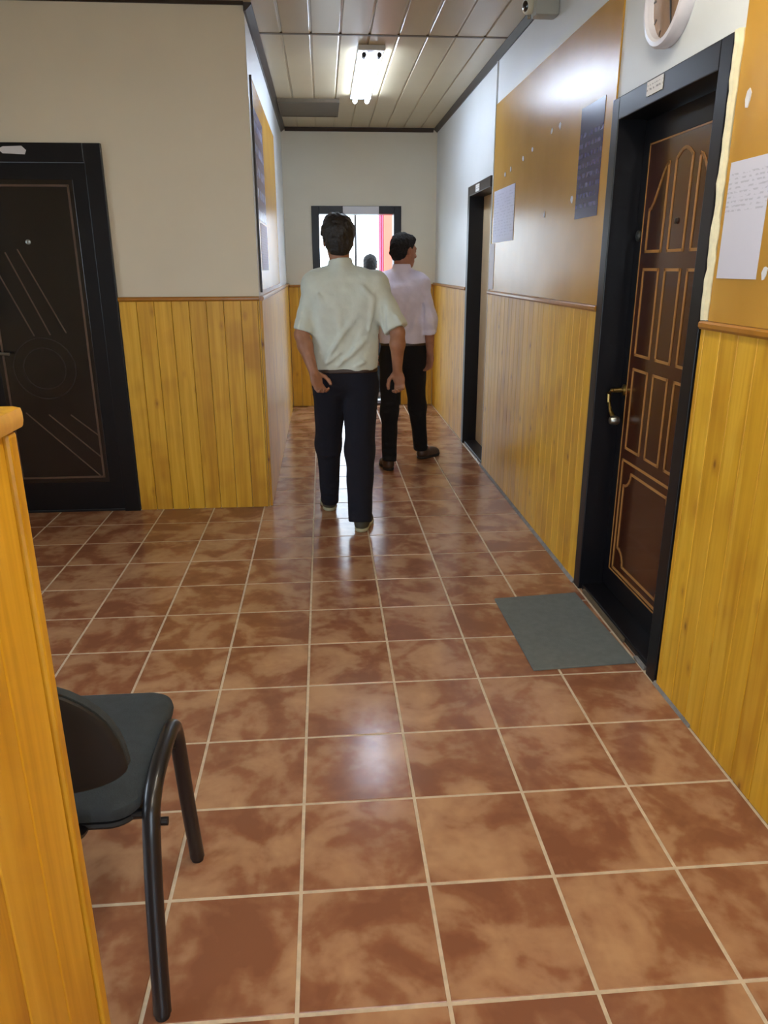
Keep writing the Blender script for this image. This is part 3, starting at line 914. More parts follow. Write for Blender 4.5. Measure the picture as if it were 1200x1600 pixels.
for nm, ang, L, w in (('minute_hand', 195, 0.115, 0.006), ('hour_hand', 60, 0.075, 0.008)):
    t = math.radians(ang); d = Vector((math.sin(t), math.cos(t))); n_ = Vector((d.y, -d.x)); c0 = Vector((cyk, czk))
    q = [c0 - d * 0.02 + n_ * w, c0 + d * L + n_ * w * 0.4, c0 + d * L - n_ * w * 0.4, c0 - d * 0.02 - n_ * w]
    MB().prism([(p.x, p.y) for p in q], 'x', xf - 0.006, xf - 0.003).build(nm, MT['dark'], ck)

# ------------------------------------------------------------------ security camera
sc = empty('security_camera', (XR, 4.36, 2.79), 'small ivory security camera high on the right wall', 'camera')
bxm = MB().box(1.115, XR, 4.30, 4.40, 2.735, CZ - 0.005)
bxm.build('mount_box', MT['cctvgrey'], sc, bevel=0.015, smooth=True)
hd = Vector((-0.93, -0.34, -0.15)).normalized(); ho_ = Vector((1.115, 4.385, 2.795))
hb = MB().lathe([(0.012, -0.03), (0.030, -0.024), (0.038, -0.005), (0.038, 0.03), (0.032, 0.04)], ho_, hd, 24).build('camera_head', MT['cctvwhite'], sc, smooth=True)
MB().lathe([(0.024, 0.036), (0.024, 0.0415), (0.018, 0.046), (0.006, 0.048)], ho_, hd, 24).build('lens', MT['lens'], hb, smooth=True)
MB().lathe([(0.009, 0), (0.009, 0.012), (0.004, 0.014)], ho_ + Vector((-0.012, 0.0, -0.045)), (0, -0.3, -1), 12).build('adjust_knob', MT['cctvgrey'], hb, smooth=True)

# ------------------------------------------------------------------ door mat
mt = MB(); q = [(0.778, 3.20), (1.185, 3.235), (1.212, 2.56), (0.787, 2.535)]
mt.prism(q, 'z', 0.0012, 0.010)
tag(mt.build('door_mat', MT['rubber'], loc=(0.99, 2.88, 0.0012), bevel=0.003), 'flat grey door mat before the brown door', 'mat')

# ------------------------------------------------------------------ pine partition at the left edge
PXF, PYE, PYS, PTH = -0.416, 1.0, -1.6, 0.12
pt = empty('partition', (PXF - PTH / 2, (PYE + PYS) / 2, 0), 'low yellow pine partition at the left foreground edge', 'partition')
PH = 1.315
MB().box(PXF - PTH + PT, PXF - PT, PYS, PYE - PT, 0.001, PH).build('core', MT['rail'], pt)
k = PYE - 0.026
while k > PYS + 0.01:
    w = min(PW, k - PYS)
    link_mesh('plank', plank_mesh(w, PH - 0.003), pt, (PXF - PT, k - w / 2, 0.003), math.pi / 2)
    link_mesh('plank', plank_mesh(w, PH - 0.003), pt, (PXF - PTH + PT, k - w / 2, 0.003), -math.pi / 2)
    k -= PW
link_mesh('plank', plank_mesh(PTH - 2 * PT - 0.002, PH - 0.003), pt, (PXF - PTH / 2, PYE - PT, 0.003), math.pi)
for sx in (PXF - 0.019, PXF - PTH - 0.006):
    MB().box(sx, sx + 0.025, PYE - 0.022, PYE + 0.004, 0.003, PH).build('corner_strip', MT['pine'], pt, bevel=0.005)
MB().box(PXF - PTH - 0.012, PXF + 0.010, PYS, PYE + 0.030, PH, PH + 0.03).build('cap_board', MT['pine'], pt, bevel=0.010, smooth=True)

# ------------------------------------------------------------------ visitor chair
CX = -0.635
ch = empty('visitor_chair', (CX, 1.43, 0), 'black tube-framed visitor chair with slate seat behind the partition', 'chair')


def smooth_path(P, n=6):
    P = [Vector(p) for p in P]; out = []
    for i in range(len(P) - 1):
        p0, p1, p2, p3 = P[max(i - 1, 0)], P[i], P[i + 1], P[min(i + 2, len(P) - 1)]
        for k in range(n):
            t = k / n
            out.append(0.5 * ((2 * p1) + (-p0 + p2) * t + (2 * p0 - 5 * p1 + 4 * p2 - p3) * t * t + (-p0 + 3 * p1 - 3 * p2 + p3) * t ** 3))
    out.append(P[-1])
    return out


for sx in (1, -1):
    X = CX + sx * 0.243
    path = smooth_path([(X + sx * 0.008, 1.205, 0.012), (X + sx * 0.002, 1.265, 0.24), (X, 1.315, 0.40), (X, 1.345, 0.445), (X, 1.40, 0.468), (X, 1.50, 0.475), (X, 1.575, 0.468), (X, 1.603, 0.435), (X + sx * 0.002, 1.612, 0.37), (X + sx * 0.006, 1.632, 0.18), (X + sx * 0.012, 1.648, 0.012)], 5)
    lg = MB().tube(path, 0.0185, 12, flat=1.05, side=(1, 0, 0)).build('leg_frame', MT['tube'], ch, smooth=True)
    for yy, o_ in ((1.205, 0.008), (1.648, 0.012)):
        MB().lathe([(0.016, 0.0015), (0.0165, 0.02), (0.014, 0.024)], (X + sx * o_, yy, 0), (0, 0, 1), 14).build('foot_cap', MT['dark'], lg, smooth=True)
    MB().tube([(X + sx * 0.012, 1.33, 0.40), (X + sx * 0.032, 1.33, 0.40)], 0.009, 10).build('bolt', MT['dark'], lg, smooth=True)
for yy, z in ((1.345, 0.41), (1.59, 0.41)):
    MB().tube([(CX - 0.243, yy, z), (CX + 0.243, yy, z)], 0.011, 10).build('cross_tube', MT['tube'], ch, smooth=True)


def rounded_slab(cx, w0, w1, L, r, th, dome, nseg=8):
    """rounded-rectangle pad in local (u along width, v along length, h thickness); w0 at v=0, w1 at v=L"""
    out = []
    corners = [(-1, 0), (1, 0), (1, 1), (-1, 1)]
    for (s, e) in corners:
        w = (w1 if e else w0) / 2
        cxn = s * (w - r); cyn = (L - r) if e else r
        a0 = {(-1, 0): 180, (1, 0): 270, (1, 1): 0, (-1, 1): 90}[(s, e)]
        for k in range(nseg + 1):
            t = math.radians(a0 + 90 * k / nseg)
            out.append((cxn + r * math.cos(t), cyn + r * math.sin(t)))
    return out


def pad(outline, th, place, name, m, parent, crown=0.012):
    cu = sum(p[0] for p in outline) / len(outline); cv = sum(p[1] for p in outline) / len(outline)
    levels = [(0.93, 0.0), (0.985, 0.15), (1.0, 0.45), (0.99, 0.75), (0.95, 0.93), (0.85, 1.0), (0.6, 1.0 + crown / th * 0.6), (0.3, 1.0 + crown / th * 0.9)]
    vs = []; n = len(outline)
    for s, h in levels:
        for u, v in outline:
            vs.append(place(cu + (u - cu) * s, cv + (v - cv) * s, h * th))
    fs = [tuple(range(n - 1, -1, -1))]
    for i in range(len(levels) - 1):
        for k in range(n):
            fs.append((i * n + k, i * n + (k + 1) % n, (i + 1) * n + (k + 1) % n, (i + 1) * n + k))
    fs.append(tuple((len(levels) - 1) * n + k for k in range(n)))
    return MB().add(vs, fs).build(name, m, parent, smooth=True)


# seat: v runs forward
so = rounded_slab(0, 0.44, 0.45, 0.435, 0.06, 0.04, 0)
pad(so, 0.045, lambda u, v, h: (CX + u, 1.305 + v, 0.418 + h + 0.012 * (v / 0.435) ** 2 - 0.0), 'seat', MT['seatfab'], ch)
pad(so, 0.02, lambda u, v, h: (CX + u * 0.97, 1.31 + v * 0.97, 0.418 - h), 'seat_shell', MT['backshell'], ch, 0.002)
# backrest: v runs up, leaning back towards the viewer
bo = []
for k in range(40):
    t = 2 * math.pi * k / 40
    c_, s_ = math.cos(t), math.sin(t)
    hw = 0.222
    if s_ >= 0:
        u = hw * math.copysign(abs(c_) ** 0.85, c_); v = 0.04 + 0.235 * abs(s_) ** 0.9
    else:
        u = (hw - 0.03 * abs(s_)) * math.copysign(abs(c_) ** 0.4, c_); v = 0.04 - 0.04 * abs(s_) ** 0.7
    bo.append((u, v))


def back_place(sign):
    def f(u, v, h):
        curve = 0.035 * (u / 0.228) ** 2
        return (CX + u, 1.262 - 0.16 * v + curve + sign * h, 0.535 + v)
    return f


pad(bo, 0.03, back_place(1), 'backrest', MT['seatfab'], ch, 0.008)
pad(bo, 0.016, back_place(-1), 'backrest_shell', MT['backshell'], ch, 0.003)
for sx in (-1, 1):
    MB().tube(smooth_path([(CX + sx * 0.10, 1.40, 0.405), (CX + sx * 0.10, 1.30, 0.408), (CX + sx * 0.10, 1.255, 0.44), (CX + sx * 0.10, 1.238, 0.50), (CX + sx * 0.10, 1.222, 0.60)], 5), 0.016, 10, flat=0.6, side=(0, 1, 0)).build('back_bracket', MT['tube'], ch, smooth=True)


# ------------------------------------------------------------------ people: signed distance fields meshed with surface nets
def smin(a, b, k):
    if k <= 0:
        return np.minimum(a, b)
    h = np.maximum(k - np.abs(a - b), 0) / k
    return np.minimum(a, b) - h * h * k * 0.25


class Field:
    def __init__(self, lo, hi, h):
        self.lo = np.array(lo, float); self.h = h
        self.n = np.ceil((np.array(hi, float) - self.lo) / h).astype(int) + 1
        self.F = np.full(tuple(self.n), 0.09, np.float32)

    def pts(self, lo, hi):
        a = np.maximum(np.floor((np.array(lo) - self.lo) / self.h).astype(int), 0)
        b = np.minimum(np.ceil((np.array(hi) - self.lo) / self.h).astype(int) + 1, self.n)
        if np.any(b <= a):
            return None, None
        sl = tuple(slice(a[i], b[i]) for i in range(3))
        g = np.meshgrid(*[self.lo[i] + np.arange(a[i], b[i]) * self.h for i in range(3)], indexing='ij')
        return sl, np.stack(g, -1).astype(np.float32)

    def cap(self, a, b, ra, rb, k=0.03, sy=1.0, op='u'):
        """tapered capsule; sy squashes it along world Y"""
        a = np.array(a, float); b = np.array(b, float); r = max(ra, rb) + 0.05 + k
        sl, P = self.pts(np.minimum(a, b) - r, np.maximum(a, b) + r)
        if sl is None: return
        sc = np.array([1, 1 / sy, 1])
        q = (P - a) * sc; d = (b - a) * sc
        t = np.clip((q @ d) / max(d @ d, 1e-9), 0, 1)
        dist = np.linalg.norm(q - t[..., None] * d, axis=-1) - (ra + (rb - ra) * t)
        dist *= min(1, (1 + sy) / 2)
        self._op(sl, dist, k, op)

    def ell(self, c, r, k=0.02, rot=None, op='u'):
        c = np.array(c, float); r = np.array(r, float); R_ = r.max() + 0.05 + k
        sl, P = self.pts(c - R_, c + R_)
        if sl is None: return
        q = P - c
        if rot is not None:
            q = q @ rot          # world -> local (rot columns are local axes)
        k0 = np.linalg.norm(q / r, axis=-1); k1 = np.linalg.norm(q / (r * r), axis=-1) + 1e-9
        self._op(sl, k0 * (k0 - 1) / k1, k, op)

    def _op(self, sl, d, k, op):
        if op == 'u':
            self.F[sl] = smin(self.F[sl], d.astype(np.float32), k)
        else:
            self.F[sl] = -smin(-self.F[sl], d.astype(np.float32), k)

    def ridge(self, a, b, w, hgt):
        """raise (hgt>0) or dent the surface along a segment"""
        a = np.array(a, float); b = np.array(b, float)
        sl, P = self.pts(np.minimum(a, b) - 3 * w - 0.05, np.maximum(a, b) + 3 * w + 0.05)
        if sl is None: return
        q = P - a; d = b - a
        t = np.clip((q @ d) / (d @ d), 0, 1)
        ds = np.linalg.norm(q - t[..., None] * d, axis=-1)
        fade = np.sin(np.pi * np.clip(t, 0.02, 0.98)) ** 0.5
        self.F[sl] -= (hgt * fade * np.exp(-(ds / w) ** 2)).astype(np.float32)

    def plane(self, p, n, k=0.0):
        """keep the side where (x-p).n < 0"""
        sl, P = self.pts(self.lo, self.lo + self.h * self.n)
        d = (P - np.array(p)) @ np.array(n, float)
        if k:
            self.F = -smin(-self.F, -d.astype(np.float32), k)
        else:
            self.F = np.maximum(self.F, d.astype(np.float32))

    def wobble(self, amp, freq, seed=0):
        rs = np.random.RandomState(seed)
        sl, P = self.pts(self.lo, self.lo + self.h * self.n)
        w = 0
        for i in range(5):
            d = rs.normal(size=3); d /= np.linalg.norm(d); f = freq * rs.uniform(0.6, 1.6)
            w = w + np.sin(P @ (d * f) + rs.uniform(0, 6.28))
        self.F += (amp * w / 2.2).astype(np.float32)

    def build(self, name, m, parent):
        F = self.F
        F[0], F[-1] = 0.05, 0.05; F[:, 0], F[:, -1] = 0.05, 0.05; F[:, :, 0], F[:, :, -1] = 0.05, 0.05
        ins = F < 0
        nx, ny, nz = F.shape
        cnt = np.zeros((nx - 1, ny - 1, nz - 1), np.int8)
        for dx in (0, 1):
            for dy in (0, 1):
                for dz in (0, 1):
                    cnt += ins[dx:nx - 1 + dx, dy:ny - 1 + dy, dz:nz - 1 + dz]
        act = (cnt > 0) & (cnt < 8)
        I = np.argwhere(act)
        ids = np.full(act.shape, -1, np.int64); ids[act] = np.arange(len(I))
        acc = np.zeros((len(I), 3)); num = np.zeros(len(I))
        cs = [(0, 0, 0), (1, 0, 0), (0, 1, 0), (1, 1, 0), (0, 0, 1), (1, 0, 1), (0, 1, 1), (1, 1, 1)]
        ed = [(0, 1), (2, 3), (4, 5), (6, 7), (0, 2), (1, 3), (4, 6), (5, 7), (0, 4), (1, 5), (2, 6), (3, 7)]
        for a, b in ed:
            ca, cb = np.array(cs[a]), np.array(cs[b])
            fa = F[tuple((I + ca).T)].astype(float); fb = F[tuple((I + cb).T)].astype(float)
            x = (fa < 0) != (fb < 0)
            t = np.where(x, fa / np.where(x, fa - fb, 1), 0)
            acc += np.where(x[:, None], ca + t[:, None] * (cb - ca), 0); num += x
        V = self.lo + (I + acc / num[:, None]) * self.h
        faces = []
        for ax in range(3):
            o1, o2 = [(1, 2), (2, 0), (0, 1)][ax]
            sa = [slice(None)] * 3; sb = [slice(None)] * 3
            sa[ax] = slice(0, -1); sb[ax] = slice(1, None)
            A, B = ins[tuple(sa)], ins[tuple(sb)]
            E = np.argwhere(A != B)
            if not len(E): continue
            flip = A[tuple(E.T)]
            e1 = np.zeros(3, int); e1[o1] = 1; e2 = np.zeros(3, int); e2[o2] = 1
            q = np.stack([ids[tuple((E - e1 - e2).T)], ids[tuple((E - e2).T)], ids[tuple(E.T)], ids[tuple((E - e1).T)]], 1)
            q[~flip] = q[~flip][:, ::-1]
            faces.append(q)
        Q = np.concatenate(faces)
        # light Laplacian smoothing to remove grid ripple
        e = np.concatenate([Q[:, [0, 1]], Q[:, [1, 2]], Q[:, [2, 3]], Q[:, [3, 0]]])
        for _ in range(2):
            sm = np.zeros_like(V); c_ = np.zeros(len(V))
            for k in range(3):
                sm[:, k] = np.bincount(e[:, 0], V[e[:, 1], k], len(V)) + np.bincount(e[:, 1], V[e[:, 0], k], len(V))
            c_ = np.bincount(e[:, 0], minlength=len(V)) + np.bincount(e[:, 1], minlength=len(V))
            V = V * 0.5 + 0.5 * sm / np.maximum(c_, 1)[:, None]
        V = V - np.array(world_loc(parent))
        me = bpy.data.meshes.new(name)
        me.vertices.add(len(V)); me.vertices.foreach_set('co', V.astype(np.float32).ravel())
        me.loops.add(len(Q) * 4); me.loops.foreach_set('vertex_index', Q.astype(np.int32).ravel())
        me.polygons.add(len(Q)); me.polygons.foreach_set('loop_start', np.arange(0, len(Q) * 4, 4, dtype=np.int32))
        me.update(calc_edges=True); me.validate()
        me.polygons.foreach_set('use_smooth', np.ones(len(me.polygons), bool))
        me.materials.append(m)
        o = bpy.data.objects.new(name, me)
        COL.objects.link(o); o.parent = parent
        return o


def rotz(deg, tilt=0.0):
    """head frame: columns are local x (right), y (face forward), z (up); deg>0 turns the face to +X"""
    a = math.radians(-deg); t = math.radians(tilt)
    Rz = np.array([[math.cos(a), -math.sin(a), 0], [math.sin(a), math.cos(a), 0], [0, 0, 1]])
    Rx = np.array([[1, 0, 0], [0, math.cos(t), -math.sin(t)], [0, math.sin(t), math.cos(t)]])
    return Rz @ Rx


def v3(*a):
    return np.array(a, float)


def hand(f, wrist, tip_dir, palm_n, thumb_side, curl, s=1.0):
    """palm + five fingers; tip_dir along the hand, palm_n out of the palm, thumb_side towards the thumb"""
    d = np.array(tip_dir, float); d /= np.linalg.norm(d)
    n = np.array(palm_n, float); n -= d * (n @ d); n /= np.linalg.norm(n)
    u = np.array(thumb_side, float); u -= d * (u @ d); u -= n * (u @ n); u /= np.linalg.norm(u)
    w = np.array(wrist, float)
    R_ = np.stack([u, n, d], 1)
    f.ell(w + d * 0.048 * s, (0.040 * s, 0.017 * s, 0.056 * s), 0.015, R_)
    for i, (off, L, r) in enumerate(((0.027, 0.072, 0.0092), (0.009, 0.080, 0.0095), (-0.010, 0.075, 0.0092), (-0.028, 0.060, 0.0082))):
        p = w + (d * 0.088 + u * off) * s
        ang = 0.0; seg = (0.44, 0.32, 0.24)
        for j, g in enumerate(seg):
            ang += math.radians(curl) * (0.55 + 0.1 * i * 0.5 if j == 0 else 0.8)
            q = p + (d * math.cos(ang) + n * math.sin(ang)) * L * g * s
            f.cap(p, q, r * s * (1 - 0.06 * j), r * s * (0.95 - 0.06 * j), 0.004)
            p = q
    p = w + (d * 0.022 + u * 0.032) * s
    for L, (a, b, c) in ((0.038, (0.72, 0.62, 0.35)), (0.030, (0.86, 0.18, 0.5)), (0.024, (0.88, -0.1, 0.5))):
        q = p + (d * a + u * b + n * c) / math.sqrt(a * a + b * b + c * c) * L * s
        f.cap(p, q, 0.0118 * s, 0.0105 * s, 0.006)
        p = q


def make_person(loc, label, J, skin, hair_m, shirt_m, trouser_m, belt_m, shoe_m, sole_m, h=0.0062, sleeve=0.92, hem=0.95, folds=(), hair_style=0, tw=1.0, skirt=0.0):
    root = empty('person', loc, label, 'person')
    lo, hi = J['lo'], J['hi']
    hc = v3(*J['head']); HR = rotz(J['yaw'], J.get('tilt', 0))
    H_ = lambda x, y, z: hc + HR @ v3(x, y, z)
    nb = v3(*J['neck']); ch_, pe = v3(*J['chest']), v3(*J['pelvis'])
    # ---------------- body, one continuous surface
    f = Field(lo, hi, h)
    f.cap(pe + v3(-0.06, 0, 0.0), pe + v3(0.06, 0, 0.0), 0.085, 0.085, 0.03, 0.8)
    f.cap(pe, ch_, 0.09, 0.11, 0.05, 0.75)
    f.cap(ch_ + v3(-0.05, 0, 0), ch_ + v3(0.05, 0, 0), 0.10, 0.10, 0.06, 0.85)
    f.cap(v3(*J['shL']), v3(*J['shR']), 0.052, 0.052, 0.08)
    f.cap(nb + v3(0, 0, -0.04), H_(0, -0.012, -0.06), 0.058, 0.055, 0.05)
    for s in 'LR':
        f.cap(J['sh' + s], J['el' + s], 0.052, 0.040, 0.04)
        el, wr_ = v3(*J['el' + s]), v3(*J['wr' + s])
        mid = el + (wr_ - el) * 0.3
        f.cap(el, mid, 0.040, 0.043, 0.02); f.cap(mid, wr_, 0.042, 0.027, 0.02)
        hand(f, wr_, J['hd' + s], J['pn' + s], J['th' + s], J.get('curl' + s, 32))
        f.cap(J['hip' + s], J['kn' + s], 0.075, 0.05, 0.03); f.cap(J['kn' + s], J['an' + s], 0.055, 0.036, 0.03)
        an = v3(*J['an' + s]); toe = v3(*J['toe' + s])
        f.cap(an, an + (toe - an) * 0.75, 0.036, 0.026, 0.02)
    # head
    f.ell(H_(0, -0.012, 0.030), (0.076, 0.096, 0.088), 0.02, HR)
    f.ell(H_(0, 0.028, -0.035), (0.060, 0.066, 0.080), 0.035, HR)
    f.ell(H_(0, 0.062, -0.092), (0.030, 0.030, 0.024), 0.03, HR)
    f.cap(H_(0, 0.088, 0.012), H_(0, 0.112, -0.028), 0.010, 0.014, 0.016)
    f.cap(H_(-0.013, 0.102, -0.032), H_(0.013, 0.102, -0.032), 0.009, 0.009, 0.01)
    f.cap(H_(-0.034, 0.082, 0.022), H_(0.034, 0.082, 0.022), 0.011, 0.011, 0.02)
    f.cap(H_(-0.02, 0.087, -0.062), H_(0.02, 0.087, -0.062), 0.007, 0.007, 0.008)
    f.cap(H_(-0.017, 0.086, -0.073), H_(0.017, 0.086, -0.073), 0.007, 0.007, 0.008)
    for s in (-1, 1):
        f.ell(H_(s * 0.032, 0.090, 0.002), (0.014, 0.012, 0.009), 0.012, HR, op='s')
        f.ell(H_(s * 0.032, 0.080, 0.002), (0.012, 0.012, 0.012), 0.004, HR)
        f.ell(H_(s * 0.079, -0.004, -0.008), (0.010, 0.020, 0.033), 0.008, HR)
        f.ell(H_(s * 0.088, 0.002, -0.006), (0.006, 0.011, 0.020), 0.006, HR, op='s')
    body = f.build('body', skin, root)
    # ---------------- hair
    g = Field(hc - 0.17, hc + 0.17, 0.0045)
    if hair_style == 0:
        g.ell(H_(0, -0.014, 0.040), (0.096, 0.108, 0.096), 0.02, HR)
        g.ell(H_(0.0, 0.055, 0.085), (0.062, 0.052, 0.042), 0.03, HR)
        g.ell(H_(-0.01, -0.01, 0.098), (0.058, 0.06, 0.040), 0.03, HR)
        g.ell(H_(0, -0.045, -0.040), (0.064, 0.056, 0.062), 0.05, HR)
    else:
        g.ell(H_(0, -0.016, 0.040), (0.083, 0.102, 0.088), 0.02, HR)
        g.ell(H_(0, -0.05, -0.020), (0.074, 0.056, 0.062), 0.03, HR)
        g.ell(H_(0.0, 0.05, 0.078), (0.056, 0.046, 0.034), 0.03, HR)
    g.wobble(0.0022, 130, 3)
    g.wobble(0.0016, 300, 5)
    # keep away from the face and below the hairline
    n1 = HR @ v3(0, 0.86, -0.52); g.plane(H_(0, 0.048, 0.040), n1 / np.linalg.norm(n1), 0.01)
    g.plane(H_(0, -0.09, -0.098), HR @ v3(0, 0.35, -0.94), 0.01)
    for s in (-1, 1):
        g.ell(H_(s * 0.086, 0.006, -0.014), (0.016, 0.028, 0.036), 0.006, HR, op='s')
    g.build('hair', hair_m, root)
    # ---------------- shirt
    g = Field(lo, hi, h)
    w = J.get('tw', 0.075)
    mid = (ch_ + pe) / 2
    g.cap(ch_ + v3(-w, 0, 0.02), ch_ + v3(w, 0, 0.02), 0.118, 0.118, 0.06, 0.9)
    g.cap(ch_ + v3(-w * 0.9, 0, 0), pe + v3(-w, 0, 0.06), 0.115, 0.112 + skirt, 0.08, 0.92)
    g.cap(ch_ + v3(w * 0.9, 0, 0), pe + v3(w, 0, 0.06), 0.115, 0.112 + skirt, 0.08, 0.92)
    g.cap(J['shL'], J['shR'], 0.066, 0.066, 0.09)
    g.cap(nb + v3(-0.03, 0, -0.02), J['shL'], 0.058, 0.060, 0.06); g.cap(nb + v3(0.03, 0, -0.02), J['shR'], 0.058, 0.060, 0.06)
    arm = Field(lo, hi, h)
    for s in 'LR':
        sh, el, wr_ = v3(*J['sh' + s]), v3(*J['el' + s]), v3(*J['wr' + s])
        dirn = el - sh; Lr = np.linalg.norm(dirn); dirn /= Lr
        a = Field(lo, hi, h)
        ra, rb = J.get('sl' + s, (0.066, 0.062))
        if sleeve <= 1:
            end = sh + dirn * Lr * sleeve
            a.cap(sh, end + dirn * 0.03, ra, rb, 0.03)
            a.plane(end, dirn)
        else:
            fd = wr_ - el; Lf = np.linalg.norm(fd); fd /= Lf
            a.cap(sh, el, ra, rb, 0.04)
            end = el + fd * Lf * (sleeve - 1)
            a.cap(el, end + fd * 0.03, rb, rb * 0.92, 0.04)
            a.F = np.where(False, a.F, a.F)
            sl, P = a.pts(lo, hi)
            dpl = ((P - end) @ fd).astype(np.float32)
            a.F[sl] = np.maximum(a.F[sl], dpl)
        # cuff roll
        pe_ = end
        arm.F = np.minimum(arm.F, a.F)
    for s in 'LR':
        pass
    # hem first so that the arms are not cut by it
    g.plane((0, 0, hem), (0, 0, -1), 0.006)
    g.F = smin(g.F, arm.F, 0.03)
    # collar
    up = (H_(0, -0.012, -0.06) - nb); up /= np.linalg.norm(up)
    g.cap(nb + up * -0.02, nb + up * 0.055, 0.078, 0.068, 0.012)
    g.plane(nb + up * 0.062, up, 0.004) if False else None
    for (a, b, w_, hh) in folds:
        g.ridge(a, b, w_, hh)
    g.wobble(0.0022, 38, 11)
    g.wobble(0.0012, 80, 12)
    # hollow above the collar so the neck rises out of it
    sl, P = g.pts(lo, hi)
    top = ((P - (nb + up * 0.060)) @ up).astype(np.float32)
    near = np.linalg.norm((P - nb)[..., :2], axis=-1) < 0.11
    g.F[sl] = np.where(near, np.maximum(g.F[sl], top), g.F[sl])
    g.build('shirt', shirt_m, root)
    # ---------------- trousers
    g = Field(lo, hi, h)
    wz = hem + 0.03
    g.cap(pe + v3(-w * 0.9, 0, 0.06), pe + v3(w * 0.9, 0, 0.06), 0.104, 0.104, 0.05, 0.9)
    g.cap(pe + v3(-w * 0.95, 0, -0.02), pe + v3(w * 0.95, 0, -0.02), 0.112, 0.112, 0.06, 0.98)
    for s in 'LR':
        hp, kn, an = v3(*J['hip' + s]), v3(*J['kn' + s]), v3(*J['an' + s])
        r0, r1, r2 = J.get('lg' + s, (0.100, 0.074, 0.066))
        leg = Field(lo, hi, h)
        leg.cap(hp, kn, r0, r1, 0.05)
        d = an - kn; d /= np.linalg.norm(d)
        leg.cap(kn, an + d * 0.05, r1, r2, 0.05)
        # bunched cloth above the shoe and behind the knee
        for q, hh in ((0.0, 0.020), (0.055, 0.018), (0.11, 0.014), (0.17, 0.009)):
            c = an - d * q
            leg.ridge(c + v3(-0.07, -0.05, 0.012), c + v3(0.07, -0.05, -0.012), 0.018, hh)
            leg.ridge(c + v3(-0.07, 0.05, -0.01), c + v3(0.07, 0.05, 0.014), 0.018, hh)
        for q, hh in ((-0.06, 0.012), (0.0, 0.012), (0.06, 0.010)):
            leg.ridge(kn + v3(-0.07, -0.07, q), kn + v3(0.07, -0.06, q + 0.02), 0.016, hh)
        cut = an + d * J.get('cut' + s, 0.02)
        leg.plane(cut, d, 0.006)
        g.F = smin(g.F, leg.F, 0.02)
    g.plane((0, 0, wz), (0, 0, 1))
    g.wobble(0.002, 40, 21)
    g.build('trousers', trouser_m, root)
    # belt
    g = Field(pe - v3(0.3, 0.3, 0.1), pe + v3(0.3, 0.3, 0.25), h)
    g.cap(pe + v3(-w * 0.9, 0, 0.06), pe + v3(w * 0.9, 0, 0.06), 0.109, 0.109, 0.05, 0.9)
    g.cap(pe + v3(-w * 0.95, 0, -0.02), pe + v3(w * 0.95, 0, -0.02), 0.114, 0.114, 0.06, 0.98)
    g.plane((0, 0, hem + 0.012), (0, 0, 1)); g.plane((0, 0, hem - 0.018), (0, 0, -1))
    g.build('belt', belt_m, root)
    # ---------------- shoes
    for s in 'LR':
        heel, toe = v3(*J['heel' + s]), v3(*J['toe' + s])
        d = toe - heel; L = np.linalg.norm(d); d /= L
        up_ = v3(0, 0, 1) - d * d[2]; up_ /= np.linalg.norm(up_); sd = np.cross(d, up_)
        R_ = np.stack([sd, d, up_], 1)
        lo2 = np.minimum(heel, toe) - 0.13; hi2 = np.maximum(heel, toe) + 0.13
        g = Field(lo2, hi2, 0.0045)
        g.ell(heel + d * 0.045 + up_ * 0.045, (0.038, 0.048, 0.048), 0.03, R_)
        g.ell(heel + d * L * 0.55 + up_ * 0.038, (0.044, 0.09, 0.040), 0.04, R_)
        g.ell(heel + d * (L - 0.075) + up_ * 0.030, (0.048, 0.075, 0.030), 0.04, R_)
        g.cap(heel + d * 0.055 + up_ * 0.05, heel + d * 0.06 + up_ * 0.095, 0.040, 0.038, 0.03)
        g.plane(heel + up_ * 0.020, -up_)
        so_ = g.build('shoe', shoe_m, root)
        g = Field(lo2, hi2, 0.0045)
        g.ell(heel + d * 0.047 + up_ * 0.018, (0.042, 0.052, 0.05), 0.03, R_)
        g.ell(heel + d * L * 0.55 + up_ * 0.018, (0.045, 0.10, 0.05), 0.04, R_)
        g.ell(heel + d * (L - 0.078) + up_ * 0.018, (0.052, 0.080, 0.05), 0.04, R_)
        g.plane(heel + up_ * 0.022, up_); g.plane(heel + up_ * 0.0, -up_)
        g.build('sole', sole_m, so_)
    return root


SKIN1 = mat_skin('tanned_skin', (150, 104, 78), (172, 122, 92))
SKIN2 = mat_skin('warm_skin', (156, 106, 82), (178, 124, 98))
HAIR1 = mat('near_black_hair', (26, 23, 22), 0.45, noise=0.3, nscale=90, bump=0.8, bscale=180)
HAIR2 = mat('short_greying_dark_hair', (40, 38, 38), 0.8, spec=0.2, noise=0.5, nscale=120, bump=0.8, bscale=220)
SH1 = mat_cloth('pale_mint_shirt_cotton', (206, 216, 208), 0.8)
SH2 = mat_cloth('pale_lilac_shirt_cotton', (226, 222, 242), 0.8)
SH3 = mat_cloth('dull_blue_shirt_cotton', (96, 104, 124), 0.8)
TR1 = mat_cloth('midnight_navy_trouser_cloth', (13, 15, 30), 0.95, sheen=0.0)
TR2 = mat_cloth('black_trouser_cloth', (10, 10, 15), 0.95, sheen=0.0)
BELT = mat('dark_brown_belt_leather', (58, 40, 30), 0.5)
SHOE1 = mat('olive_grey_shoe', (72, 70, 56), 0.6, noise=0.1)
SHOE2 = mat('brown_leather_shoe', (74, 54, 42), 0.45, noise=0.1)
SOLE1 = mat('pale_rubber_sole', (176, 172, 140), 0.7)
SOLE2 = mat('dark_rubber_sole', (40, 34, 30), 0.7)

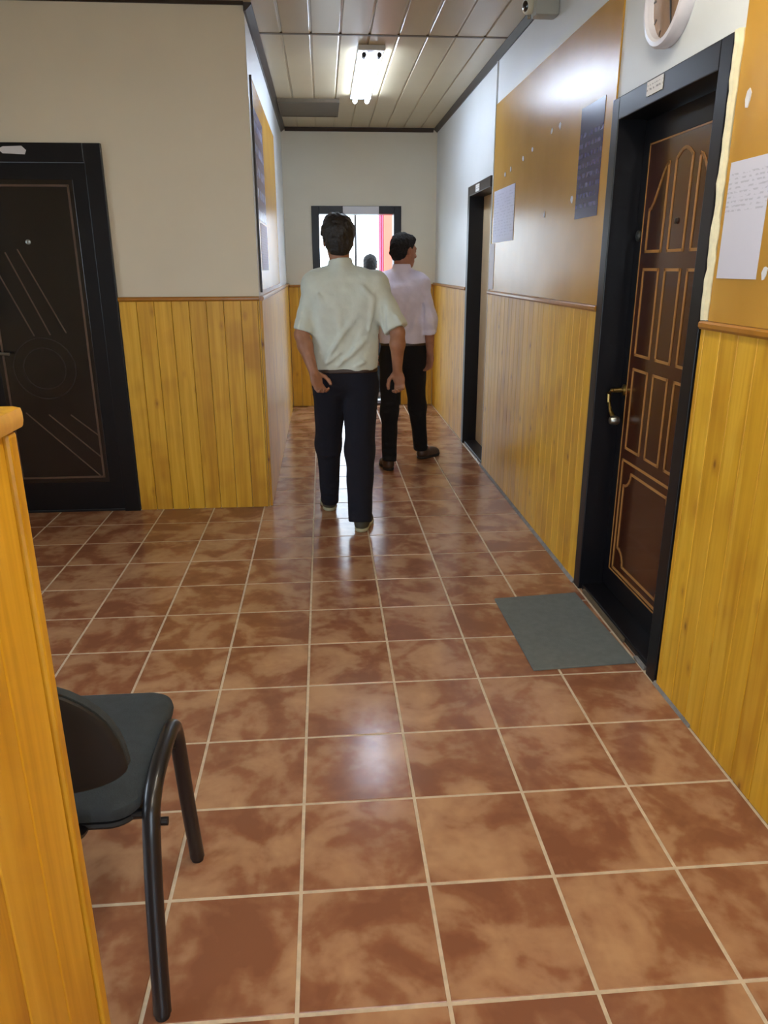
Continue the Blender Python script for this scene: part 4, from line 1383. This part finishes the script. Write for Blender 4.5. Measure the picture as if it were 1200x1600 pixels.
# walking man in the pale mint shirt
J1 = dict(lo=v3(-0.30, 3.98, -0.02), hi=v3(0.62, 5.02, 1.86),
          head=(0.093, 4.43, 1.664), yaw=-4, tilt=-3, neck=(0.105, 4.40, 1.50), chest=(0.125, 4.39, 1.30), pelvis=(0.118, 4.40, 0.90),
          shL=(-0.040, 4.40, 1.425), shR=(0.292, 4.39, 1.42), elL=(-0.128, 4.35, 1.155), elR=(0.415, 4.30, 1.165),
          wrL=(-0.066, 4.265, 0.955), wrR=(0.420, 4.36, 0.945),
          hdL=(0.30, 0.0, -0.95), pnL=(0.60, -0.80, 0.0), thL=(0.8, 0.5, 0), curlL=58,
          hdR=(0.18, 0.12, -1), pnR=(-0.5, -0.85, 0), thR=(-0.2, 0.9, 0.0), curlR=62,
          hipL=(0.028, 4.41, 0.85), hipR=(0.205, 4.39, 0.85), knL=(0.008, 4.56, 0.46), knR=(0.195, 4.36, 0.46),
          anL=(0.008, 4.66, 0.09), anR=(0.186, 4.25, 0.10), heelL=(0.006, 4.63, 0.002), heelR=(0.186, 4.205, 0.002), toeL=(-0.005, 4.90, 0.002), toeR=(0.235, 4.47, 0.002),
          slL=(0.066, 0.056), slR=(0.066, 0.074), lgL=(0.106, 0.074, 0.058), lgR=(0.108, 0.084, 0.072), tw=0.078, cutL=0.035, cutR=0.045)
back = lambda x, z, y=4.28: (x, y, z)
F1 = [(back(-0.02, 0.97), back(0.17, 1.25), 0.017, 0.026), (back(0.06, 0.97), back(0.235, 1.13), 0.015, 0.024), (back(0.02, 1.02), back(0.14, 1.19), 0.014, -0.016),
      (back(-0.05, 1.42), back(0.01, 1.30), 0.013, 0.016), (back(0.28, 1.38), back(0.25, 1.12), 0.015, 0.018), (back(-0.045, 1.30), back(-0.03, 1.0), 0.014, 0.018),
      (back(0.02, 1.46), back(0.20, 1.46), 0.012, 0.010), (back(0.27, 1.05), back(0.30, 0.97), 0.013, 0.016),
      ((0.33, 4.25, 1.40), (0.44, 4.24, 1.20), 0.014, 0.018), ((-0.08, 4.30, 1.40), (-0.15, 4.30, 1.20), 0.012, 0.012),
      (back(0.07, 1.36), back(0.10, 1.10), 0.020, 0.010),
      ((-0.068, 4.30, 1.36), (-0.068, 4.30, 1.14), 0.012, -0.020), ((0.335, 4.28, 1.34), (0.345, 4.27, 1.12), 0.012, -0.018), (back(0.20, 1.44), back(0.285, 1.34), 0.012, 0.012), (back(0.0, 0.99), back(0.09, 1.06), 0.012, 0.014), (back(0.16, 0.975), back(0.27, 1.02), 0.012, 0.014), (back(0.10, 0.975), back(0.20, 1.20), 0.012, -0.010)]
make_person((0.11, 4.42, 0), 'man walking away in a pale mint shirt and navy trousers', J1, SKIN1, HAIR1, SH1, TR1, BELT, SHOE1, SOLE1, sleeve=0.94, hem=0.955, folds=F1, skirt=0.004)

# second man in a lilac white shirt, head turned to the right
J2 = dict(lo=v3(0.25, 5.45, -0.02), hi=v3(1.02, 6.32, 1.80),
          head=(0.607, 5.83, 1.632), yaw=58, tilt=-6, neck=(0.592, 5.82, 1.478), chest=(0.578, 5.81, 1.28), pelvis=(0.605, 5.80, 0.90),
          shL=(0.435, 5.86, 1.40), shR=(0.722, 5.79, 1.40), elL=(0.385, 5.88, 1.13), elR=(0.795, 5.75, 1.14),
          wrL=(0.400, 5.96, 0.91), wrR=(0.806, 5.76, 0.895),
          hdL=(0.05, 0.1, -1), pnL=(0.9, 0.2, 0), thL=(0, 1, 0), curlL=30,
          hdR=(0.0, 0.02, -1), pnR=(-0.7, -0.6, 0), thR=(-0.5, 0.8, 0.0), curlR=40,
          hipL=(0.515, 5.80, 0.84), hipR=(0.685, 5.80, 0.84), knL=(0.490, 5.72, 0.44), knR=(0.730, 5.90, 0.45),
          anL=(0.482, 5.65, 0.09), anR=(0.772, 5.99, 0.10), heelL=(0.480, 5.60, 0.002), heelR=(0.752, 5.955, 0.002), toeL=(0.462, 5.87, 0.002), toeR=(0.935, 6.13, 0.002),
          slL=(0.062, 0.058), slR=(0.064, 0.060), lgL=(0.098, 0.066, 0.055), lgR=(0.100, 0.068, 0.058), tw=0.066, cutL=0.02, cutR=0.02)
bk2 = lambda x, z, y=5.70: (x, y, z)
F2 = [((0.74, 5.70, 1.035), (0.87, 5.70, 1.045), 0.016, 0.016), ((0.735, 5.73, 1.36), (0.745, 5.70, 1.05), 0.012, -0.016), (bk2(0.52, 1.36), bk2(0.56, 1.0), 0.022, 0.009), (bk2(0.64, 1.40), bk2(0.60, 1.05), 0.020, 0.008), (bk2(0.70, 1.20), bk2(0.63, 0.98), 0.018, 0.008),
      ((0.76, 5.70, 1.36), (0.83, 5.68, 1.08), 0.016, 0.007), ((0.78, 5.69, 1.12), (0.86, 5.70, 1.06), 0.012, 0.006)]
make_person((0.61, 5.82, 0), 'man with head turned right in a lilac white shirt', J2, SKIN2, HAIR2, SH2, TR2, BELT, SHOE2, SOLE2, sleeve=1.42, hem=0.965, folds=F2, hair_style=1)

# third person outside the end doorway
J3 = dict(lo=v3(0.18, 8.95, -0.05), hi=v3(0.95, 9.62, 1.70),
          head=(0.566, 9.24, 1.535), yaw=8, tilt=0, neck=(0.566, 9.22, 1.375), chest=(0.566, 9.22, 1.19), pelvis=(0.566, 9.22, 0.82),
          shL=(0.405, 9.22, 1.30), shR=(0.727, 9.22, 1.30), elL=(0.36, 9.20, 1.05), elR=(0.772, 9.20, 1.05), wrL=(0.37, 9.24, 0.83), wrR=(0.762, 9.24, 0.83),
          hdL=(0, 0.1, -1), pnL=(0.9, 0.1, 0), thL=(0, 1, 0), hdR=(0, 0.1, -1), pnR=(-0.9, 0.1, 0), thR=(0, 1, 0),
          hipL=(0.485, 9.22, 0.77), hipR=(0.647, 9.22, 0.77), knL=(0.485, 9.24, 0.42), knR=(0.647, 9.24, 0.42), anL=(0.485, 9.20, 0.07), anR=(0.647, 9.20, 0.07),
          heelL=(0.485, 9.15, -0.028), heelR=(0.647, 9.15, -0.028), toeL=(0.47, 9.41, -0.028), toeR=(0.66, 9.41, -0.028), lgL=(0.095, 0.066, 0.055), lgR=(0.095, 0.066, 0.055), tw=0.07)
make_person((0.566, 9.22, -0.03), 'distant man outside, only his dark-haired head showing', J3, SKIN2, HAIR2, SH3, TR2, BELT, SHOE2, SOLE2, h=0.009, sleeve=0.9, hem=0.87, hair_style=1)
